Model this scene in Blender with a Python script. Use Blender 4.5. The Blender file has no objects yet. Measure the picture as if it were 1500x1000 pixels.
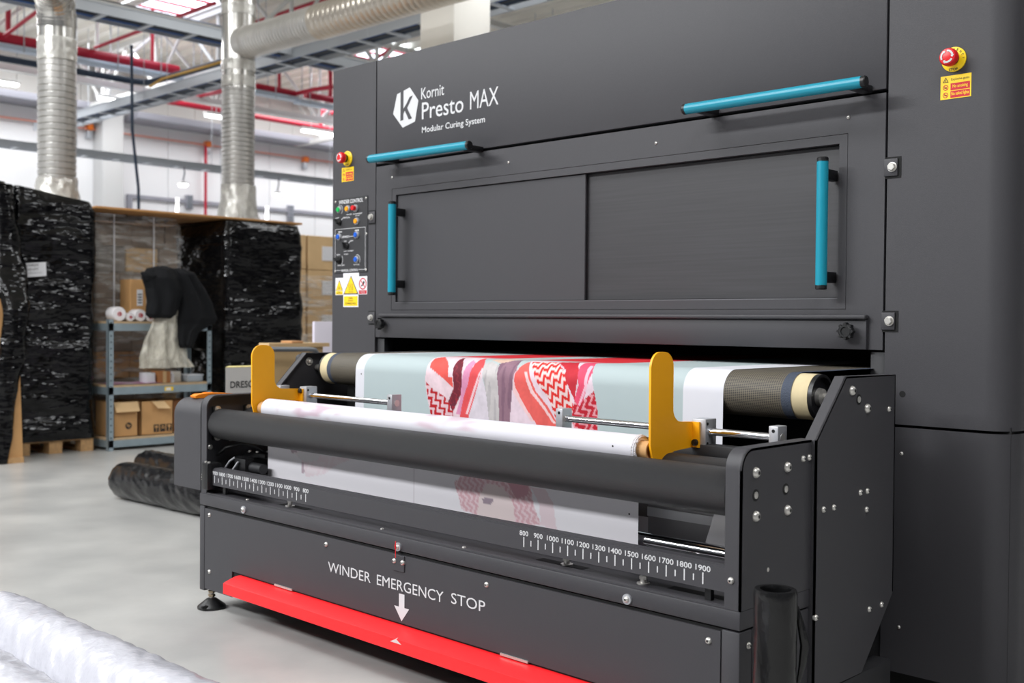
import bpy, bmesh, math, random
from mathutils import Vector, Matrix, noise
random.seed(7)
S = bpy.context.scene
COL = S.collection
# ---------------------------------------------------------------- camera
def setup_camera():
    yaw, pit, rol = .7694, .0187, .0082
    fw = Vector((-math.sin(yaw)*math.cos(pit), math.cos(yaw)*math.cos(pit), -math.sin(pit)))
    rt = Vector((math.cos(yaw), math.sin(yaw), 0)); up = rt.cross(fw)
    r2 = rt*math.cos(rol)+up*math.sin(rol); u2 = up*math.cos(rol)-rt*math.sin(rol)
    cam = bpy.data.cameras.new('camera'); o = bpy.data.objects.new('camera', cam); COL.objects.link(o)
    m = Matrix((r2, u2, -fw)).transposed().to_4x4(); m.translation = (2.4065, -2.0395, 1.040)
    o.matrix_world = m
    cam.sensor_width = 36; cam.lens = 1597.79/1500*36; cam.clip_start = .05; cam.clip_end = 200
    cam.dof.use_dof = True; cam.dof.focus_distance = 3.0; cam.dof.aperture_fstop = 4.0
    S.camera = o
setup_camera()
# ---------------------------------------------------------------- light
S.view_settings.view_transform = 'Standard'; S.view_settings.look = 'None'
S.view_settings.gamma = 1; S.view_settings.use_curve_mapping = False
S.view_settings.exposure = -0.30
W = bpy.data.worlds.new('world'); S.world = W; W.use_nodes = True
W.node_tree.nodes['Background'].inputs[0].default_value = (.93, .96, 1, 1)
W.node_tree.nodes['Background'].inputs[1].default_value = .17
def roof_area_light(name, x, y, z, sx, sy, power, col=(.96, .98, 1)):
    l = bpy.data.lights.new(name, 'AREA'); l.shape = 'RECTANGLE'; l.size = sx; l.size_y = sy
    l.energy = power; l.color = col
    o = bpy.data.objects.new(name, l); COL.objects.link(o); o.location = (x, y, z)
    return o
roof_area_light('roof_area_light', -4.2, -7.2, 5.8, 7, 1.4, 1950)
roof_area_light('roof_area_light', -1.5, -2.6, 5.8, 4, 1.4, 260)
roof_area_light('roof_area_light', 4.2, -2.5, 5.8, 1.6, 4, 290)
roof_area_light('roof_area_light', -7.5, -2.0, 5.8, 3, 5, 330)
roof_area_light('roof_area_light', -15.8, 4.0, 5.75, 1.6, 8, 420)
roof_area_light('roof_area_light', -15.8, 14.0, 5.75, 1.6, 8, 420)
roof_area_light('roof_area_light', -4.5, 7.0, 5.8, 3, 4, 300)
roof_area_light('roof_area_light', 3.0, 6.0, 5.8, 3.0, 3, 330)  # area light added so the black film shows streak highlights
# ---------------------------------------------------------------- helpers
def lin(r, g, b):
    f = lambda c: (c/255/12.92) if c/255 <= .04045 else ((c/255+.055)/1.055)**2.4
    return (f(r), f(g), f(b), 1)
MATS = {}
def M(name, col, rough=.5, metal=0., bump=0., bscale=100., stretch=(1, 1, 1), var=0., vscale=6., coat=0., trans=0.,
      alpha=1., emit=0., spec=.5, col2=None, detail=4.):
    if name in MATS: return MATS[name]
    m = bpy.data.materials.new(name); m.use_nodes = True; MATS[name] = m
    nt = m.node_tree; b = nt.nodes['Principled BSDF']; N = nt.nodes.new; L = nt.links.new
    b.inputs['Base Color'].default_value = col; b.inputs['Roughness'].default_value = rough
    b.inputs['Metallic'].default_value = metal; b.inputs['Coat Weight'].default_value = coat
    b.inputs['Transmission Weight'].default_value = trans; b.inputs['Alpha'].default_value = alpha
    b.inputs['Specular IOR Level'].default_value = spec
    if emit:
        b.inputs['Emission Color'].default_value = col; b.inputs['Emission Strength'].default_value = emit
    if bump or var or col2:
        tc = N('ShaderNodeTexCoord'); mp = N('ShaderNodeMapping'); mp.inputs['Scale'].default_value = stretch
        L(tc.outputs['Object'], mp.inputs['Vector'])
    if bump:
        n = N('ShaderNodeTexNoise'); n.inputs['Scale'].default_value = bscale; n.inputs['Detail'].default_value = detail
        L(mp.outputs[0], n.inputs['Vector'])
        bp = N('ShaderNodeBump'); bp.inputs['Strength'].default_value = bump; bp.inputs['Distance'].default_value = .01
        L(n.outputs['Fac'], bp.inputs['Height']); L(bp.outputs[0], b.inputs['Normal'])
    if var or col2:
        n = N('ShaderNodeTexNoise'); n.inputs['Scale'].default_value = vscale; n.inputs['Detail'].default_value = 5
        L(mp.outputs[0], n.inputs['Vector'])
        r = N('ShaderNodeValToRGB'); r.color_ramp.elements[0].position = .3; r.color_ramp.elements[1].position = .7
        c2 = col2 or tuple(c*(1+var) for c in col[:3])+(1,)
        c1 = col if col2 else tuple(c*(1-var) for c in col[:3])+(1,)
        r.color_ramp.elements[0].color = c1; r.color_ramp.elements[1].color = c2
        L(n.outputs['Fac'], r.inputs[0]); L(r.outputs[0], b.inputs['Base Color'])
    return m
def M_attr(name, rough=.7):
    m = bpy.data.materials.new(name); m.use_nodes = True
    nt = m.node_tree; b = nt.nodes['Principled BSDF']; b.inputs['Roughness'].default_value = rough
    b.inputs['Specular IOR Level'].default_value = .25
    a = nt.nodes.new('ShaderNodeAttribute'); a.attribute_name = 'Print'
    nt.links.new(a.outputs['Color'], b.inputs['Base Color'])
    tc = nt.nodes.new('ShaderNodeTexCoord'); n = nt.nodes.new('ShaderNodeTexNoise'); n.inputs['Scale'].default_value = 500
    nt.links.new(tc.outputs['Object'], n.inputs['Vector'])
    bp = nt.nodes.new('ShaderNodeBump'); bp.inputs['Strength'].default_value = .08; bp.inputs['Distance'].default_value = .002
    nt.links.new(n.outputs['Fac'], bp.inputs['Height']); nt.links.new(bp.outputs[0], b.inputs['Normal'])
    return m
_tcache = {}
def text_geo(s, bold=0.):
    k = (s, bold)
    if k in _tcache: return _tcache[k]
    c = bpy.data.curves.new('tmp', 'FONT'); c.body = s; c.size = 1; c.resolution_u = 3; c.offset = bold
    o = bpy.data.objects.new('tmp', c); COL.objects.link(o)
    dg = bpy.context.evaluated_depsgraph_get(); me = o.evaluated_get(dg).to_mesh()
    v = [(p.co.x, p.co.y) for p in me.vertices]; f = [tuple(p.vertices) for p in me.polygons]
    o.evaluated_get(dg).to_mesh_clear(); bpy.data.objects.remove(o); bpy.data.curves.remove(c)
    x0 = min(p[0] for p in v); x1 = max(p[0] for p in v); y0 = min(p[1] for p in v); y1 = max(p[1] for p in v)
    r = ([((p[0]-x0)/(x1-x0), (p[1]-y0)/(y1-y0)) for p in v], f, (x1-x0)/(y1-y0)); _tcache[k] = r
    return r
class B:
    """collects geometry in world space, then links it as ONE mesh object"""
    def __init__(s): s.v = []; s.f = []; s.m = []; s.mi = 0
    def add(s, vs, fs):
        n = len(s.v); s.v += [tuple(p) for p in vs]; s.f += [tuple(i+n for i in f) for f in fs]; s.m += [s.mi]*len(fs); return s
    def box(s, x0, x1, y0, y1, z0, z1, bev=0, seg=2):
        if x0 > x1: x0, x1 = x1, x0
        if y0 > y1: y0, y1 = y1, y0
        if z0 > z1: z0, z1 = z1, z0
        vs = [(x, y, z) for x in (x0, x1) for y in (y0, y1) for z in (z0, z1)]
        fs = [(0, 1, 3, 2), (4, 6, 7, 5), (0, 4, 5, 1), (2, 3, 7, 6), (0, 2, 6, 4), (1, 5, 7, 3)]
        if not bev: return s.add(vs, fs)
        bm = bmesh.new(); bv = [bm.verts.new(p) for p in vs]
        for f in fs: bm.faces.new([bv[i] for i in f])
        bmesh.ops.bevel(bm, geom=bm.edges[:], offset=min(bev, .45*min(x1-x0, y1-y0, z1-z0)), segments=seg, profile=.5, affect='EDGES')
        bm.verts.index_update()
        s.add([v.co[:] for v in bm.verts], [[v.index for v in f.verts] for f in bm.faces]); bm.free(); return s
    def cyl(s, p0, p1, r, n=24, r1=None, caps=True):
        p0 = Vector(p0); p1 = Vector(p1); r1 = r if r1 is None else r1
        d = (p1-p0).normalized(); a = d.orthogonal().normalized(); b = d.cross(a)
        vs = []; fs = []
        for p, q in ((p0, r), (p1, r1)):
            for i in range(n):
                t = 2*math.pi*i/n; vs.append(p+(a*math.cos(t)+b*math.sin(t))*q)
        for i in range(n): j = (i+1) % n; fs.append((i, j, n+j, n+i))
        if caps: fs += [tuple(range(n-1, -1, -1)), tuple(range(n, 2*n))]
        return s.add(vs, fs)
    def lathe(s, p0, d, prof, n=24, hexa=False):
        """prof: (distance along d, radius) list"""
        p0 = Vector(p0); d = Vector(d).normalized(); a = d.orthogonal().normalized(); b = d.cross(a); vs = []; fs = []
        for h, r in prof:
            for i in range(n):
                t = 2*math.pi*i/n; vs.append(p0+d*h+(a*math.cos(t)+b*math.sin(t))*max(r, 1e-5))
        for k in range(len(prof)-1):
            for i in range(n): j = (i+1) % n; fs.append((k*n+i, k*n+j, (k+1)*n+j, (k+1)*n+i))
        fs += [tuple(range(n-1, -1, -1)), tuple(range((len(prof)-1)*n, len(prof)*n))]
        return s.add(vs, fs)
    def prism(s, poly, axis, a0, a1):
        """poly in the two other axes (cyclic order), extruded along axis"""
        n = len(poly); mk = {'x': lambda p, a: (a, p[0], p[1]), 'y': lambda p, a: (p[0], a, p[1]), 'z': lambda p, a: (p[0], p[1], a)}[axis]
        vs = [mk(p, a0) for p in poly]+[mk(p, a1) for p in poly]
        fs = [tuple(range(n-1, -1, -1)), tuple(range(n, 2*n))]+[(i, (i+1) % n, n+(i+1) % n, n+i) for i in range(n)]
        return s.add(vs, fs)
    def ring(s, o, i, y0, y1):
        """rectangular frame in XZ; o, i = (x0,x1,z0,z1)"""
        R = lambda q: [(q[0], q[2]), (q[1], q[2]), (q[1], q[3]), (q[0], q[3])]
        vs = [(p[0], y, p[1]) for y in (y0, y1) for q in (o, i) for p in R(q)]
        fs = []
        for k in range(4):
            j = (k+1) % 4
            fs += [(k, j, 4+j, 4+k), (8+k, 12+k, 12+j, 8+j), (k, 8+k, 8+j, j), (4+k, 4+j, 12+j, 12+k)]
        return s.add(vs, fs)
    def tube(s, pts, r, n=10, caps=True, rs=None):
        pts = [Vector(p) for p in pts]; vs = []; fs = []; up = None
        for k, p in enumerate(pts):
            d = (pts[min(k+1, len(pts)-1)]-pts[max(k-1, 0)]).normalized()
            a = d.orthogonal().normalized() if up is None else (up-d*up.dot(d)).normalized()
            up = a; b = d.cross(a); q = rs[k] if rs else r
            for i in range(n): t = 2*math.pi*i/n; vs.append(p+(a*math.cos(t)+b*math.sin(t))*q)
        for k in range(len(pts)-1):
            for i in range(n): j = (i+1) % n; fs.append((k*n+i, k*n+j, (k+1)*n+j, (k+1)*n+i))
        if caps: fs += [tuple(range(n-1, -1, -1)), tuple(range((len(pts)-1)*n, len(pts)*n))]
        return s.add(vs, fs)
    def sweep(s, prof, x0, x1, closed=False):
        """open YZ polyline swept along X"""
        n = len(prof); vs = [(x0, *p) for p in prof]+[(x1, *p) for p in prof]
        return s.add(vs, [(i, i+1, n+i+1, n+i) for i in range(n-1)])
    def text(s, t, o, a, b, bold=0.):
        vs, fs, _ = text_geo(t, bold); o = Vector(o); a = Vector(a); b = Vector(b)
        return s.add([o+a*p[0]+b*p[1] for p in vs], fs)
    def textxz(s, t, x0, x1, z0, z1, y, bold=0.): return s.text(t, (x0, y, z0), (x1-x0, 0, 0), (0, 0, z1-z0), bold)
    def grid(s, fn, nu, nv, closeu=False):
        vs = [fn(i/(nu if closeu else nu-1), j/(nv-1)) for j in range(nv) for i in range(nu)]; fs = []
        for j in range(nv-1):
            for i in range(nu if closeu else nu-1):
                k = (i+1) % nu; fs.append((j*nu+i, j*nu+k, (j+1)*nu+k, (j+1)*nu+i))
        return s.add(vs, fs)
    def out(s, name, mat, parent=None, smooth=True, angle=35, kind=None, label=None, loc=None, rot=None, flip=False):
        me = bpy.data.meshes.new(name); me.from_pydata(s.v, [], s.f); me.update()
        for m in (mat if isinstance(mat, (list, tuple)) else [mat]): me.materials.append(m)
        me.polygons.foreach_set('material_index', s.m)
        bm = bmesh.new(); bm.from_mesh(me); bmesh.ops.recalc_face_normals(bm, faces=bm.faces)
        if flip: bmesh.ops.reverse_faces(bm, faces=bm.faces)
        bm.to_mesh(me); bm.free()
        if smooth:
            me.shade_smooth(); me.set_sharp_from_angle(angle=math.radians(angle))
        return put(name, me, parent, loc, rot, kind, label)
def put(name, me, parent=None, loc=None, rot=None, kind=None, label=None):
    o = bpy.data.objects.new(name, me); COL.objects.link(o)
    if loc: o.location = loc
    if rot: o.rotation_euler = rot
    if parent: attach(o, parent)
    if kind: o['kind'] = kind
    if label: o['label'] = label
    return o
def attach(o, parent):
    o.parent = parent
    o.matrix_parent_inverse = parent.matrix_basis.inverted()
PINV = {}
def thing(name, label, cat, loc=(0, 0, 0), group=None):
    o = bpy.data.objects.new(name, None); COL.objects.link(o); o.location = loc; o.empty_display_size = .1
    PINV[o.name] = Matrix.Translation(loc).inverted()
    return tag(o, label, cat, group)
def tag(o, label, cat, group=None):
    o['label'] = label; o['category'] = cat
    if group: o['group'] = group
    return o
def struct(o): o['kind'] = 'structure'; return o
def arc(cy, cz, r, a0, a1, n=8):
    return [(cy+r*math.cos(math.radians(a0+(a1-a0)*i/n)), cz+r*math.sin(math.radians(a0+(a1-a0)*i/n))) for i in range(n+1)]
def pip(x, y, P):
    c = False; j = len(P)-1
    for i in range(len(P)):
        if (P[i][1] > y) != (P[j][1] > y) and x < (P[j][0]-P[i][0])*(y-P[i][1])/(P[j][1]-P[i][1])+P[i][0]: c = not c
        j = i
    return c
def M_film(name, col, lo, hi, scale=4., stretch=(1, 1, 4), rough=.1):
    """thin crinkled plastic film: mostly see-through, hazier and glossier where it is bunched"""
    m = bpy.data.materials.new(name); m.use_nodes = True; MATS[name] = m; nt = m.node_tree; N = nt.nodes.new; L = nt.links.new
    b = nt.nodes['Principled BSDF']; b.inputs['Base Color'].default_value = col; b.inputs['Roughness'].default_value = rough; b.inputs['Specular IOR Level'].default_value = 1.
    tc = N('ShaderNodeTexCoord'); mp = N('ShaderNodeMapping'); mp.inputs['Scale'].default_value = stretch; L(tc.outputs['Object'], mp.inputs[0])
    n = N('ShaderNodeTexNoise'); n.inputs['Scale'].default_value = scale; n.inputs['Detail'].default_value = 8; n.inputs['Distortion'].default_value = 1.; L(mp.outputs[0], n.inputs['Vector'])
    bp = N('ShaderNodeBump'); bp.inputs['Strength'].default_value = 1; bp.inputs['Distance'].default_value = .07; L(n.outputs['Fac'], bp.inputs['Height']); L(bp.outputs[0], b.inputs['Normal'])
    n2 = N('ShaderNodeTexNoise'); n2.inputs['Scale'].default_value = scale*1.7; n2.inputs['Detail'].default_value = 6; L(mp.outputs[0], n2.inputs['Vector'])
    r = N('ShaderNodeMapRange'); r.inputs['From Min'].default_value = .42; r.inputs['From Max'].default_value = .66; r.inputs['To Min'].default_value = lo; r.inputs['To Max'].default_value = hi; L(n2.outputs['Fac'], r.inputs['Value'])
    t = N('ShaderNodeBsdfTransparent'); mx = N('ShaderNodeMixShader'); L(r.outputs[0], mx.inputs[0]); L(t.outputs[0], mx.inputs[1]); L(b.outputs[0], mx.inputs[2])
    L(mx.outputs[0], nt.nodes['Material Output'].inputs['Surface']); return m
# ---------------------------------------------------------------- materials
charcoal = M('charcoal_powder_coat', lin(57, 56, 60), .55, bump=.12, bscale=900, var=.06, vscale=300, detail=2)
charcoal_dark = M('dark_powder_coat', lin(41, 41, 44), .55, bump=.1, bscale=900, detail=2)
scuffed = M('scuffed_panel', lin(53, 52, 55), .45, bump=.1, bscale=700, var=.14, vscale=9, stretch=(.35, 1, 16), detail=2)
black = M('black_plastic', lin(20, 20, 22), .4)
blackin = M('black_parts_and_shade', lin(9, 9, 10), .8)  # near-black for hidden parts, also stands for shade inside openings
rubber = M('black_rubber', lin(31, 31, 34), .42, bump=.6, bscale=800, var=.4, vscale=420, detail=3)
teal = M('teal_paint', lin(16, 140, 164), .35)
steel = M('bright_steel', lin(214, 211, 206), .34, .72)
satin = M('satin_aluminium', lin(190, 191, 196), .42, .6)
chrome = M('chrome', lin(225, 225, 228), .1, 1)
white_ink = M('white_print', lin(206, 206, 208), .6)
black_ink = M('black_print', lin(22, 22, 24), .6)
red_ink = M('red_print', lin(196, 24, 44), .6)
yellow = M('yellow_label', lin(246, 205, 20), .5)
yellow_plastic = M('yellow_plastic', lin(250, 212, 20), .4)
red_plastic = M('red_plastic', lin(222, 28, 36), .35)
red_paint = M('red_paint', lin(236, 30, 36), .42, bump=.05, bscale=300)
amber = M('amber_paint', lin(255, 176, 8), .45)
sticker = M('white_sticker', lin(226, 226, 230), .5)
cream = M('cream_felt', lin(206, 190, 152), .8, var=.06, vscale=30)
# ---------------------------------------------------------------- hall
def build_hall():
    conc = M('polished_concrete', lin(150, 150, 149), .3, col2=lin(184, 183, 180), vscale=1.9, bump=.03, bscale=40)
    f = B().box(-18.2, 8, -9, 26, -.2, 0).out('floor', conc, smooth=False); struct(f)
    wl = M('white_wall_panel', lin(236, 236, 238), .6, var=.015, vscale=.7)
    wu = M('grey_wall_panel', lin(214, 212, 208), .6)
    w = B()
    y = -9.
    while y < 26: w.box(-18.2, -18, y, y+1.19, 0, 4.9, .008, 1); y += 1.2
    w = struct(w.out('wall_left', wl))
    u = B(); y = -9.
    while y < 26: u.box(-18.2, -18.02, y, y+.595, 4.9, 6.1, .006, 1); y += .6
    struct(u.out('trim_1', wu))
    bw = B(); x = -18.
    while x < 8: bw.box(x, x+1.19, 26, 26.2, 0, 6.1, .008, 1); x += 1.2
    struct(bw.out('wall_back', wl))
    struct(B().box(8, 8.2, -9, 26, 0, 6.1).out('wall_right', M('dim_wall', lin(120, 120, 124), .8), smooth=False))
    c = B(); prof = []; y = -9.
    while y < 26:
        prof += [(y, 6.08), (y+.16, 6.08), (y+.2, 6.0), (y+.3, 6.0), (y+.34, 6.08)]; y += .36
    c.sweep(prof, -18.2, 8); c.box(-18.2, 8, -9, 26, 6.1, 6.2)
    struct(c.out('ceiling', M('white_roof_deck', lin(242, 238, 228), .6), smooth=False))
    # pilaster on the wall
    tag(B().box(-18, -17.6, 7.43, 7.85, 0, 5.99, .01).out('wall_pilaster', M('pale_column', lin(205, 205, 205), .7)), 'pale grey pilaster standing against the white wall', 'column')
    # wall dado rail and the grey duct under the upper cladding
    wm = M('white_steel', lin(228, 228, 226), .5)
    gm = M('galvanised_tray', lin(186, 191, 197), .4, .3)
    dk = M('dark_blue_pipe', lin(34, 50, 70), .5)
    rp = M('red_pipe', lin(186, 24, 54), .45)
    lb = M('pale_blue_duct', lin(196, 208, 222), .45, .2)
    gd = M('grey_wall_duct', lin(150, 150, 160), .5)
    tag(B().box(-17.98, -17.3, 8.0, 26, 4.86, 4.99, .01).box(-17.98, -17.3, -9, 7.4, 4.9, 5.03, .01).out('wall_duct', gd), 'long grey box duct running high along the white wall', 'duct')
    tag(B().tube([(-17.9, -9, 4.66), (-17.9, 26, 4.6)], .018, 8).out('wall_pipe', M('pink_pipe', lin(226, 150, 130), .5)), 'thin pinkish pipe running along the white wall', 'pipe')
    tag(B().tube([(-17.85, 9.75, 4.6), (-17.85, 9.75, .1)], .03, 8).out('drop_pipe', rp), 'thin vertical red pipe down the white wall', 'pipe')
    for i, (yy, zz, lab) in enumerate(((7.32, 4.66, 'orange beacon on the white wall nearest the left duct'), (9.84, 4.64, 'orange beacon on the white wall beside the right duct'), (12.27, 4.6, 'orange beacon on the white wall nearest the dark machine'))):
        t = thing('beacon', lab, 'beacon', (-17.95, yy, zz), 'wall beacons')
        B().box(-18, -17.85, yy-.06, yy+.06, zz-.05, zz+.07, .02).out('lens', M('orange_lens', lin(250, 130, 40), .3), t)
        B().box(-18, -17.9, yy-.05, yy+.05, zz-.2, zz-.05, .01).out('back_box', gm, t)
    for yy, z0, z1, lab in ((9.44, 3.28, 3.57, 'narrow grey vent on the wall left of the right duct'), (11.91, 3.18, 3.56, 'narrow grey vent on the wall right of the right duct')):
        t = thing('wall_vent', lab, 'vent', (-17.95, yy, z0), 'wall vents')
        b = B().box(-18, -17.93, yy-.075, yy+.075, z0, z1, .008).out('frame', gd, t)
        for k in range(5):
            zz = z0+.04+(z1-z0-.08)*k/4; B().box(-17.935, -17.915, yy-.055, yy+.055, zz-.012, zz+.012).out('slat', M('vent_slat', lin(120, 130, 136), .5), t, smooth=False)
    # large sliding door panel on the wall, outlined
    struct(B().box(-18, -17.94, 8.1, 8.2, 0, 3.4).box(-18, -17.94, 8.1, 14.5, 3.4, 3.47).out('trim_2', gd, smooth=False))
    # cable trays
    def tray(name, label, axis, c, a0, a1, z, w=.34, h=.11, fill=None):
        t = thing(name, label, 'cable tray', ((a0, c, z) if axis == 'x' else (c, a0, z)))
        P = (lambda a, b, z_: (a, b, z_)) if axis == 'x' else (lambda a, b, z_: (b, a, z_))
        def bx(bb, a, b, p, q, z0, z1):
            (bb.box(a, b, p, q, z0, z1) if axis == 'x' else bb.box(p, q, a, b, z0, z1))
        for sgn in (-1, 1):
            s = B(); bx(s, a0, a1, c+sgn*w/2-.008, c+sgn*w/2+.008, z-.0, z+h)
            bx(s, a0, a1, c+sgn*w/2-.02, c+sgn*w/2+.02, z+h-.012, z+h)
            s.out('side_rail', gm, t, smooth=False)
        n = int((a1-a0)/.55); r = None
        for i in range(n):
            a = a0+(i+.5)*(a1-a0)/n
            b = B(); bx(b, -.03, .03, -w/2, w/2, 0, .02)
            if r is None: r = b.out('rung', gm, t, smooth=False, loc=P(a, c, z)); 
            else: put('rung', r.data, t, P(a, c, z))
        if fill:
            for k, off in enumerate((-.1, -.02, .07)):
                q = B(); q.tube([P(a0, c+off, z+.05), P(a1, c+off, z+.05)], .03, 8)
                q.out('cable', fill[k], t)
        # hangers to the roof
        n = max(2, int((a1-a0)/2.6))
        for i in range(n):
            a = a0+(i+.5)*(a1-a0)/n
            for sgn in (-1, 1):
                q = P(a, c+sgn*(w/2+.01), z); B().cyl(q, (q[0], q[1], 6.02), .006, 6).out('hanger_rod', gm, t)
    cab = [M('blue_cable', lin(40, 84, 150), .5), M('dark_cable', lin(40, 44, 54), .5), dk]
    tray('cable_tray', 'perforated cable tray crossing from the wall towards the machine top', 'x', 6.2, -17.3, -1.0, 4.36, .36, .13, cab)
    tray('cable_tray', 'perforated cable tray with blue cables sloping down from the photo top', 'y', -9.5, -4, 15, 4.4, .36, .12, cab)
    tray('cable_tray', 'lowest grey cable tray carrying the pendant lamps before the wall', 'y', -15., -6, 20, 3.66, .28, .1)
    # pipes
    tag(B().tube([(-14, -6, 5.09), (-14, 7.0, 5.09)], .075, 12).tube([(-14, 5, 5.09), (-14, 5, 5.98)], .03, 8).tube([(-14, 6.55, 5.09), (-14, 6.55, 5.98)], .03, 8).tube([(-14, 4.3, 5.09), (-14, 4.3, 5.98)], .04, 8).out('sprinkler_pipe', rp), 'thick red sprinkler pipe behind the left duct', 'pipe')
    tag(B().tube([(-14, 7.6, 5.07), (-14, 9.28, 5.06)], .06, 12).tube([(-14, 8.95, 5.07), (-14, 8.95, 5.6)], .03, 8).tube([(-14, 9.28, 5.06), (-13.6, 9.4, 5.1), (-13.2, 9.5, 5.1)], .04, 8).out('sprinkler_pipe', rp), 'short red sprinkler pipe right of the right duct', 'pipe')
    tag(B().tube([(-14, 9.5, 5.08), (-14, 18, 5.05)], .06, 12).tube([(-14, 10.05, 5.08), (-14, 10.05, 5.7)], .04, 8).out('sprinkler_pipe', rp), 'red sprinkler pipe running behind the dark machine top', 'pipe')
    tag(B().tube([(-16, 7.9, 4.985), (-16, 16, 4.93)], .05, 10).tube([(-16, 11.3, 4.95), (-16, 11.3, 5.3), (-16, 12.2, 5.3)], .05, 8).tube([(-16, 7.9, 4.985), (-13.6, 7.6, 4.8)], .045, 8).out('sprinkler_pipe', rp), 'lower red sprinkler pipe along the white wall', 'pipe')
    for i, (a, b, lab) in enumerate((((-13.9, 4.2, 5.09), (-11.2, 4.2, 5.4), 'thin red branch pipe rising left of the left duct'), ((-14, 5.6, 5.2), (-10.5, 5.6, 5.2), 'thin red branch pipe under the roof between the ducts'), ((-14.2, 7.6, 5.75), (-10, 7.6, 5.75), 'thin red branch pipe beside the roof window'), ((-13.8, 10.0, 5.3), (-11, 9.0, 5.3), 'thin red branch pipe right of the right duct'))):
        tag(B().tube([a, b], .028, 8).out('branch_pipe', rp), lab, 'pipe', 'red branch pipes')
    tag(B().tube([(-14, -6, 4.79), (-14, 6.2, 4.79), (-13.95, 6.4, 4.79), (-13.8, 6.46, 4.79), (-8, 6.46, 4.74)], .05, 10).out('dark_pipe', dk), 'dark blue pipe that bends at the corner of the truss', 'pipe')
    tag(B().tube([(-12.6, -6, 5.5), (-12.6, 16, 5.5)], .05, 10).out('dark_pipe', dk), 'dark blue pipe high under the roof deck', 'pipe')
    t = thing('flat_duct', 'pale blue flat duct just below the red pipe', 'duct', (-14, 4, 4.93))
    B().box(-14.12, -13.9, -6, 9.3, 4.93, 5.0, .015).out('duct_section', lb, t); B().box(-14.12, -13.9, 9.32, 18, 4.90, 4.97, .015).out('duct_section', lb, t)
    for k in range(24):
        for x in (-14.13, -13.88): B().cyl((x, -2+k*.72, 4.9), (x, -2+k*.72, 6.0), .009, 6).out('hanger_rod', gm, t)
    tag(B().tube([(-13.6, 6.3, 4.66), (-13.2, 6.3, 4.72), (-6, 6.3, 4.66)], .02, 8).out('gas_pipe', M('yellow_pipe', lin(224, 170, 50), .5)), 'thin yellow pipe above the crossing cable tray', 'pipe')
    # white trusses
    def truss(label, axis, c, a0, a1, z0, z1, n, r=.045):
        t = thing('roof_truss', label, 'truss', ((a0, c, z0) if axis == 'x' else (c, a0, z0)), 'white roof trusses')
        P = (lambda a, z_: (a, c, z_)) if axis == 'x' else (lambda a, z_: (c, a, z_))
        for z in (z0, z1):
            b = B(); (b.box(a0, a1, c-r*1.4, c+r*1.4, z-r, z+r) if axis == 'x' else b.box(c-r*1.4, c+r*1.4, a0, a1, z-r, z+r)); b.out('chord', wm, t, smooth=False)
        for i in range(n):
            a = a0+(a1-a0)*i/n; b_ = a0+(a1-a0)*(i+1)/n; m = (a+b_)/2
            for p, q in ((P(a, z1), P(m, z0)), (P(m, z0), P(b_, z1)), (P(m, z0), P(m, z1))):
                B().tube([p, q], .03, 6).out('web', wm, t)
    truss('white roof truss running along just before the wall', 'y', -14.6, -6, 20, 4.8, 5.85, 12)
    truss('white roof truss above the cable tray with blue cables', 'y', -10.2, -6, 20, 4.75, 5.85, 12)
    truss('white roof truss crossing over the middle of the hall', 'x', 7.1, -17.9, 2, 4.95, 5.85, 10)
    truss('white roof truss crossing behind the dark machine', 'x', 12.0, -17.9, 2, 4.9, 5.85, 10)
    tag(B().box(-17.5, -6, 3.4, 3.52, 4.95, 5.06).out('roof_beam', wm, smooth=False), 'slim white roof beam behind the left duct', 'beam')
    # fluorescent strips
    le = M('led_strip', (1, 1, 1, 1), .5, emit=9)
    for y0, y1, lab in ((3.9, 4.83, 'glowing strip light left of the left duct'), (6.13, 6.55, 'glowing strip light between the two vertical ducts'), (8.1, 8.5, 'glowing strip light touching the right duct'), (10.15, 10.95, 'glowing strip light next to the dark machine')):
        t = thing('strip_light', lab, 'light', (-15, y0, 4.6), 'strip lights')
        B().box(-15.05, -14.95, y0, y1, 4.62, 4.66, .006).out('diffuser', le, t)
        B().box(-15.06, -14.94, y0-.03, y1+.03, 4.66, 4.71, .006).out('housing', wm, t)
        B().cyl((-15, y0+.2, 4.7), (-15, y0+.2, 6.02), .008, 6).out('hanger_rod', gm, t)
    # roof windows
    sk = M('roof_window_glow', lin(232, 242, 255), .5, emit=5)
    for (x0, x1, y0, y1, lab) in ((-14.55, -12.2, 6.15, 7.0, 'bright roof window with red bars at the photo top left'), (-15., -12.9, 10.4, 11.4, 'bright roof window above the left end of the machine')):
        t = thing('roof_window', lab, 'roof window', ((x0+x1)/2, (y0+y1)/2, 5.97), 'roof windows')
        B().box(x0, x1, y0, y1, 5.975, 5.985).out('pane', sk, t, smooth=False)
        for q in ((x0-.06, x0, y0-.06, y1+.06), (x1, x1+.06, y0-.06, y1+.06), (x0, x1, y0-.06, y0), (x0, x1, y1, y1+.06)): B().box(*q, 5.9, 5.99).out('frame', wm, t, smooth=False)
        for k in range(5):
            xx = x0+(x1-x0)*(k+.5)/5; B().box(xx-.02, xx+.02, y0, y1, 5.94, 5.97).out('bar', rp, t, smooth=False)
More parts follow.
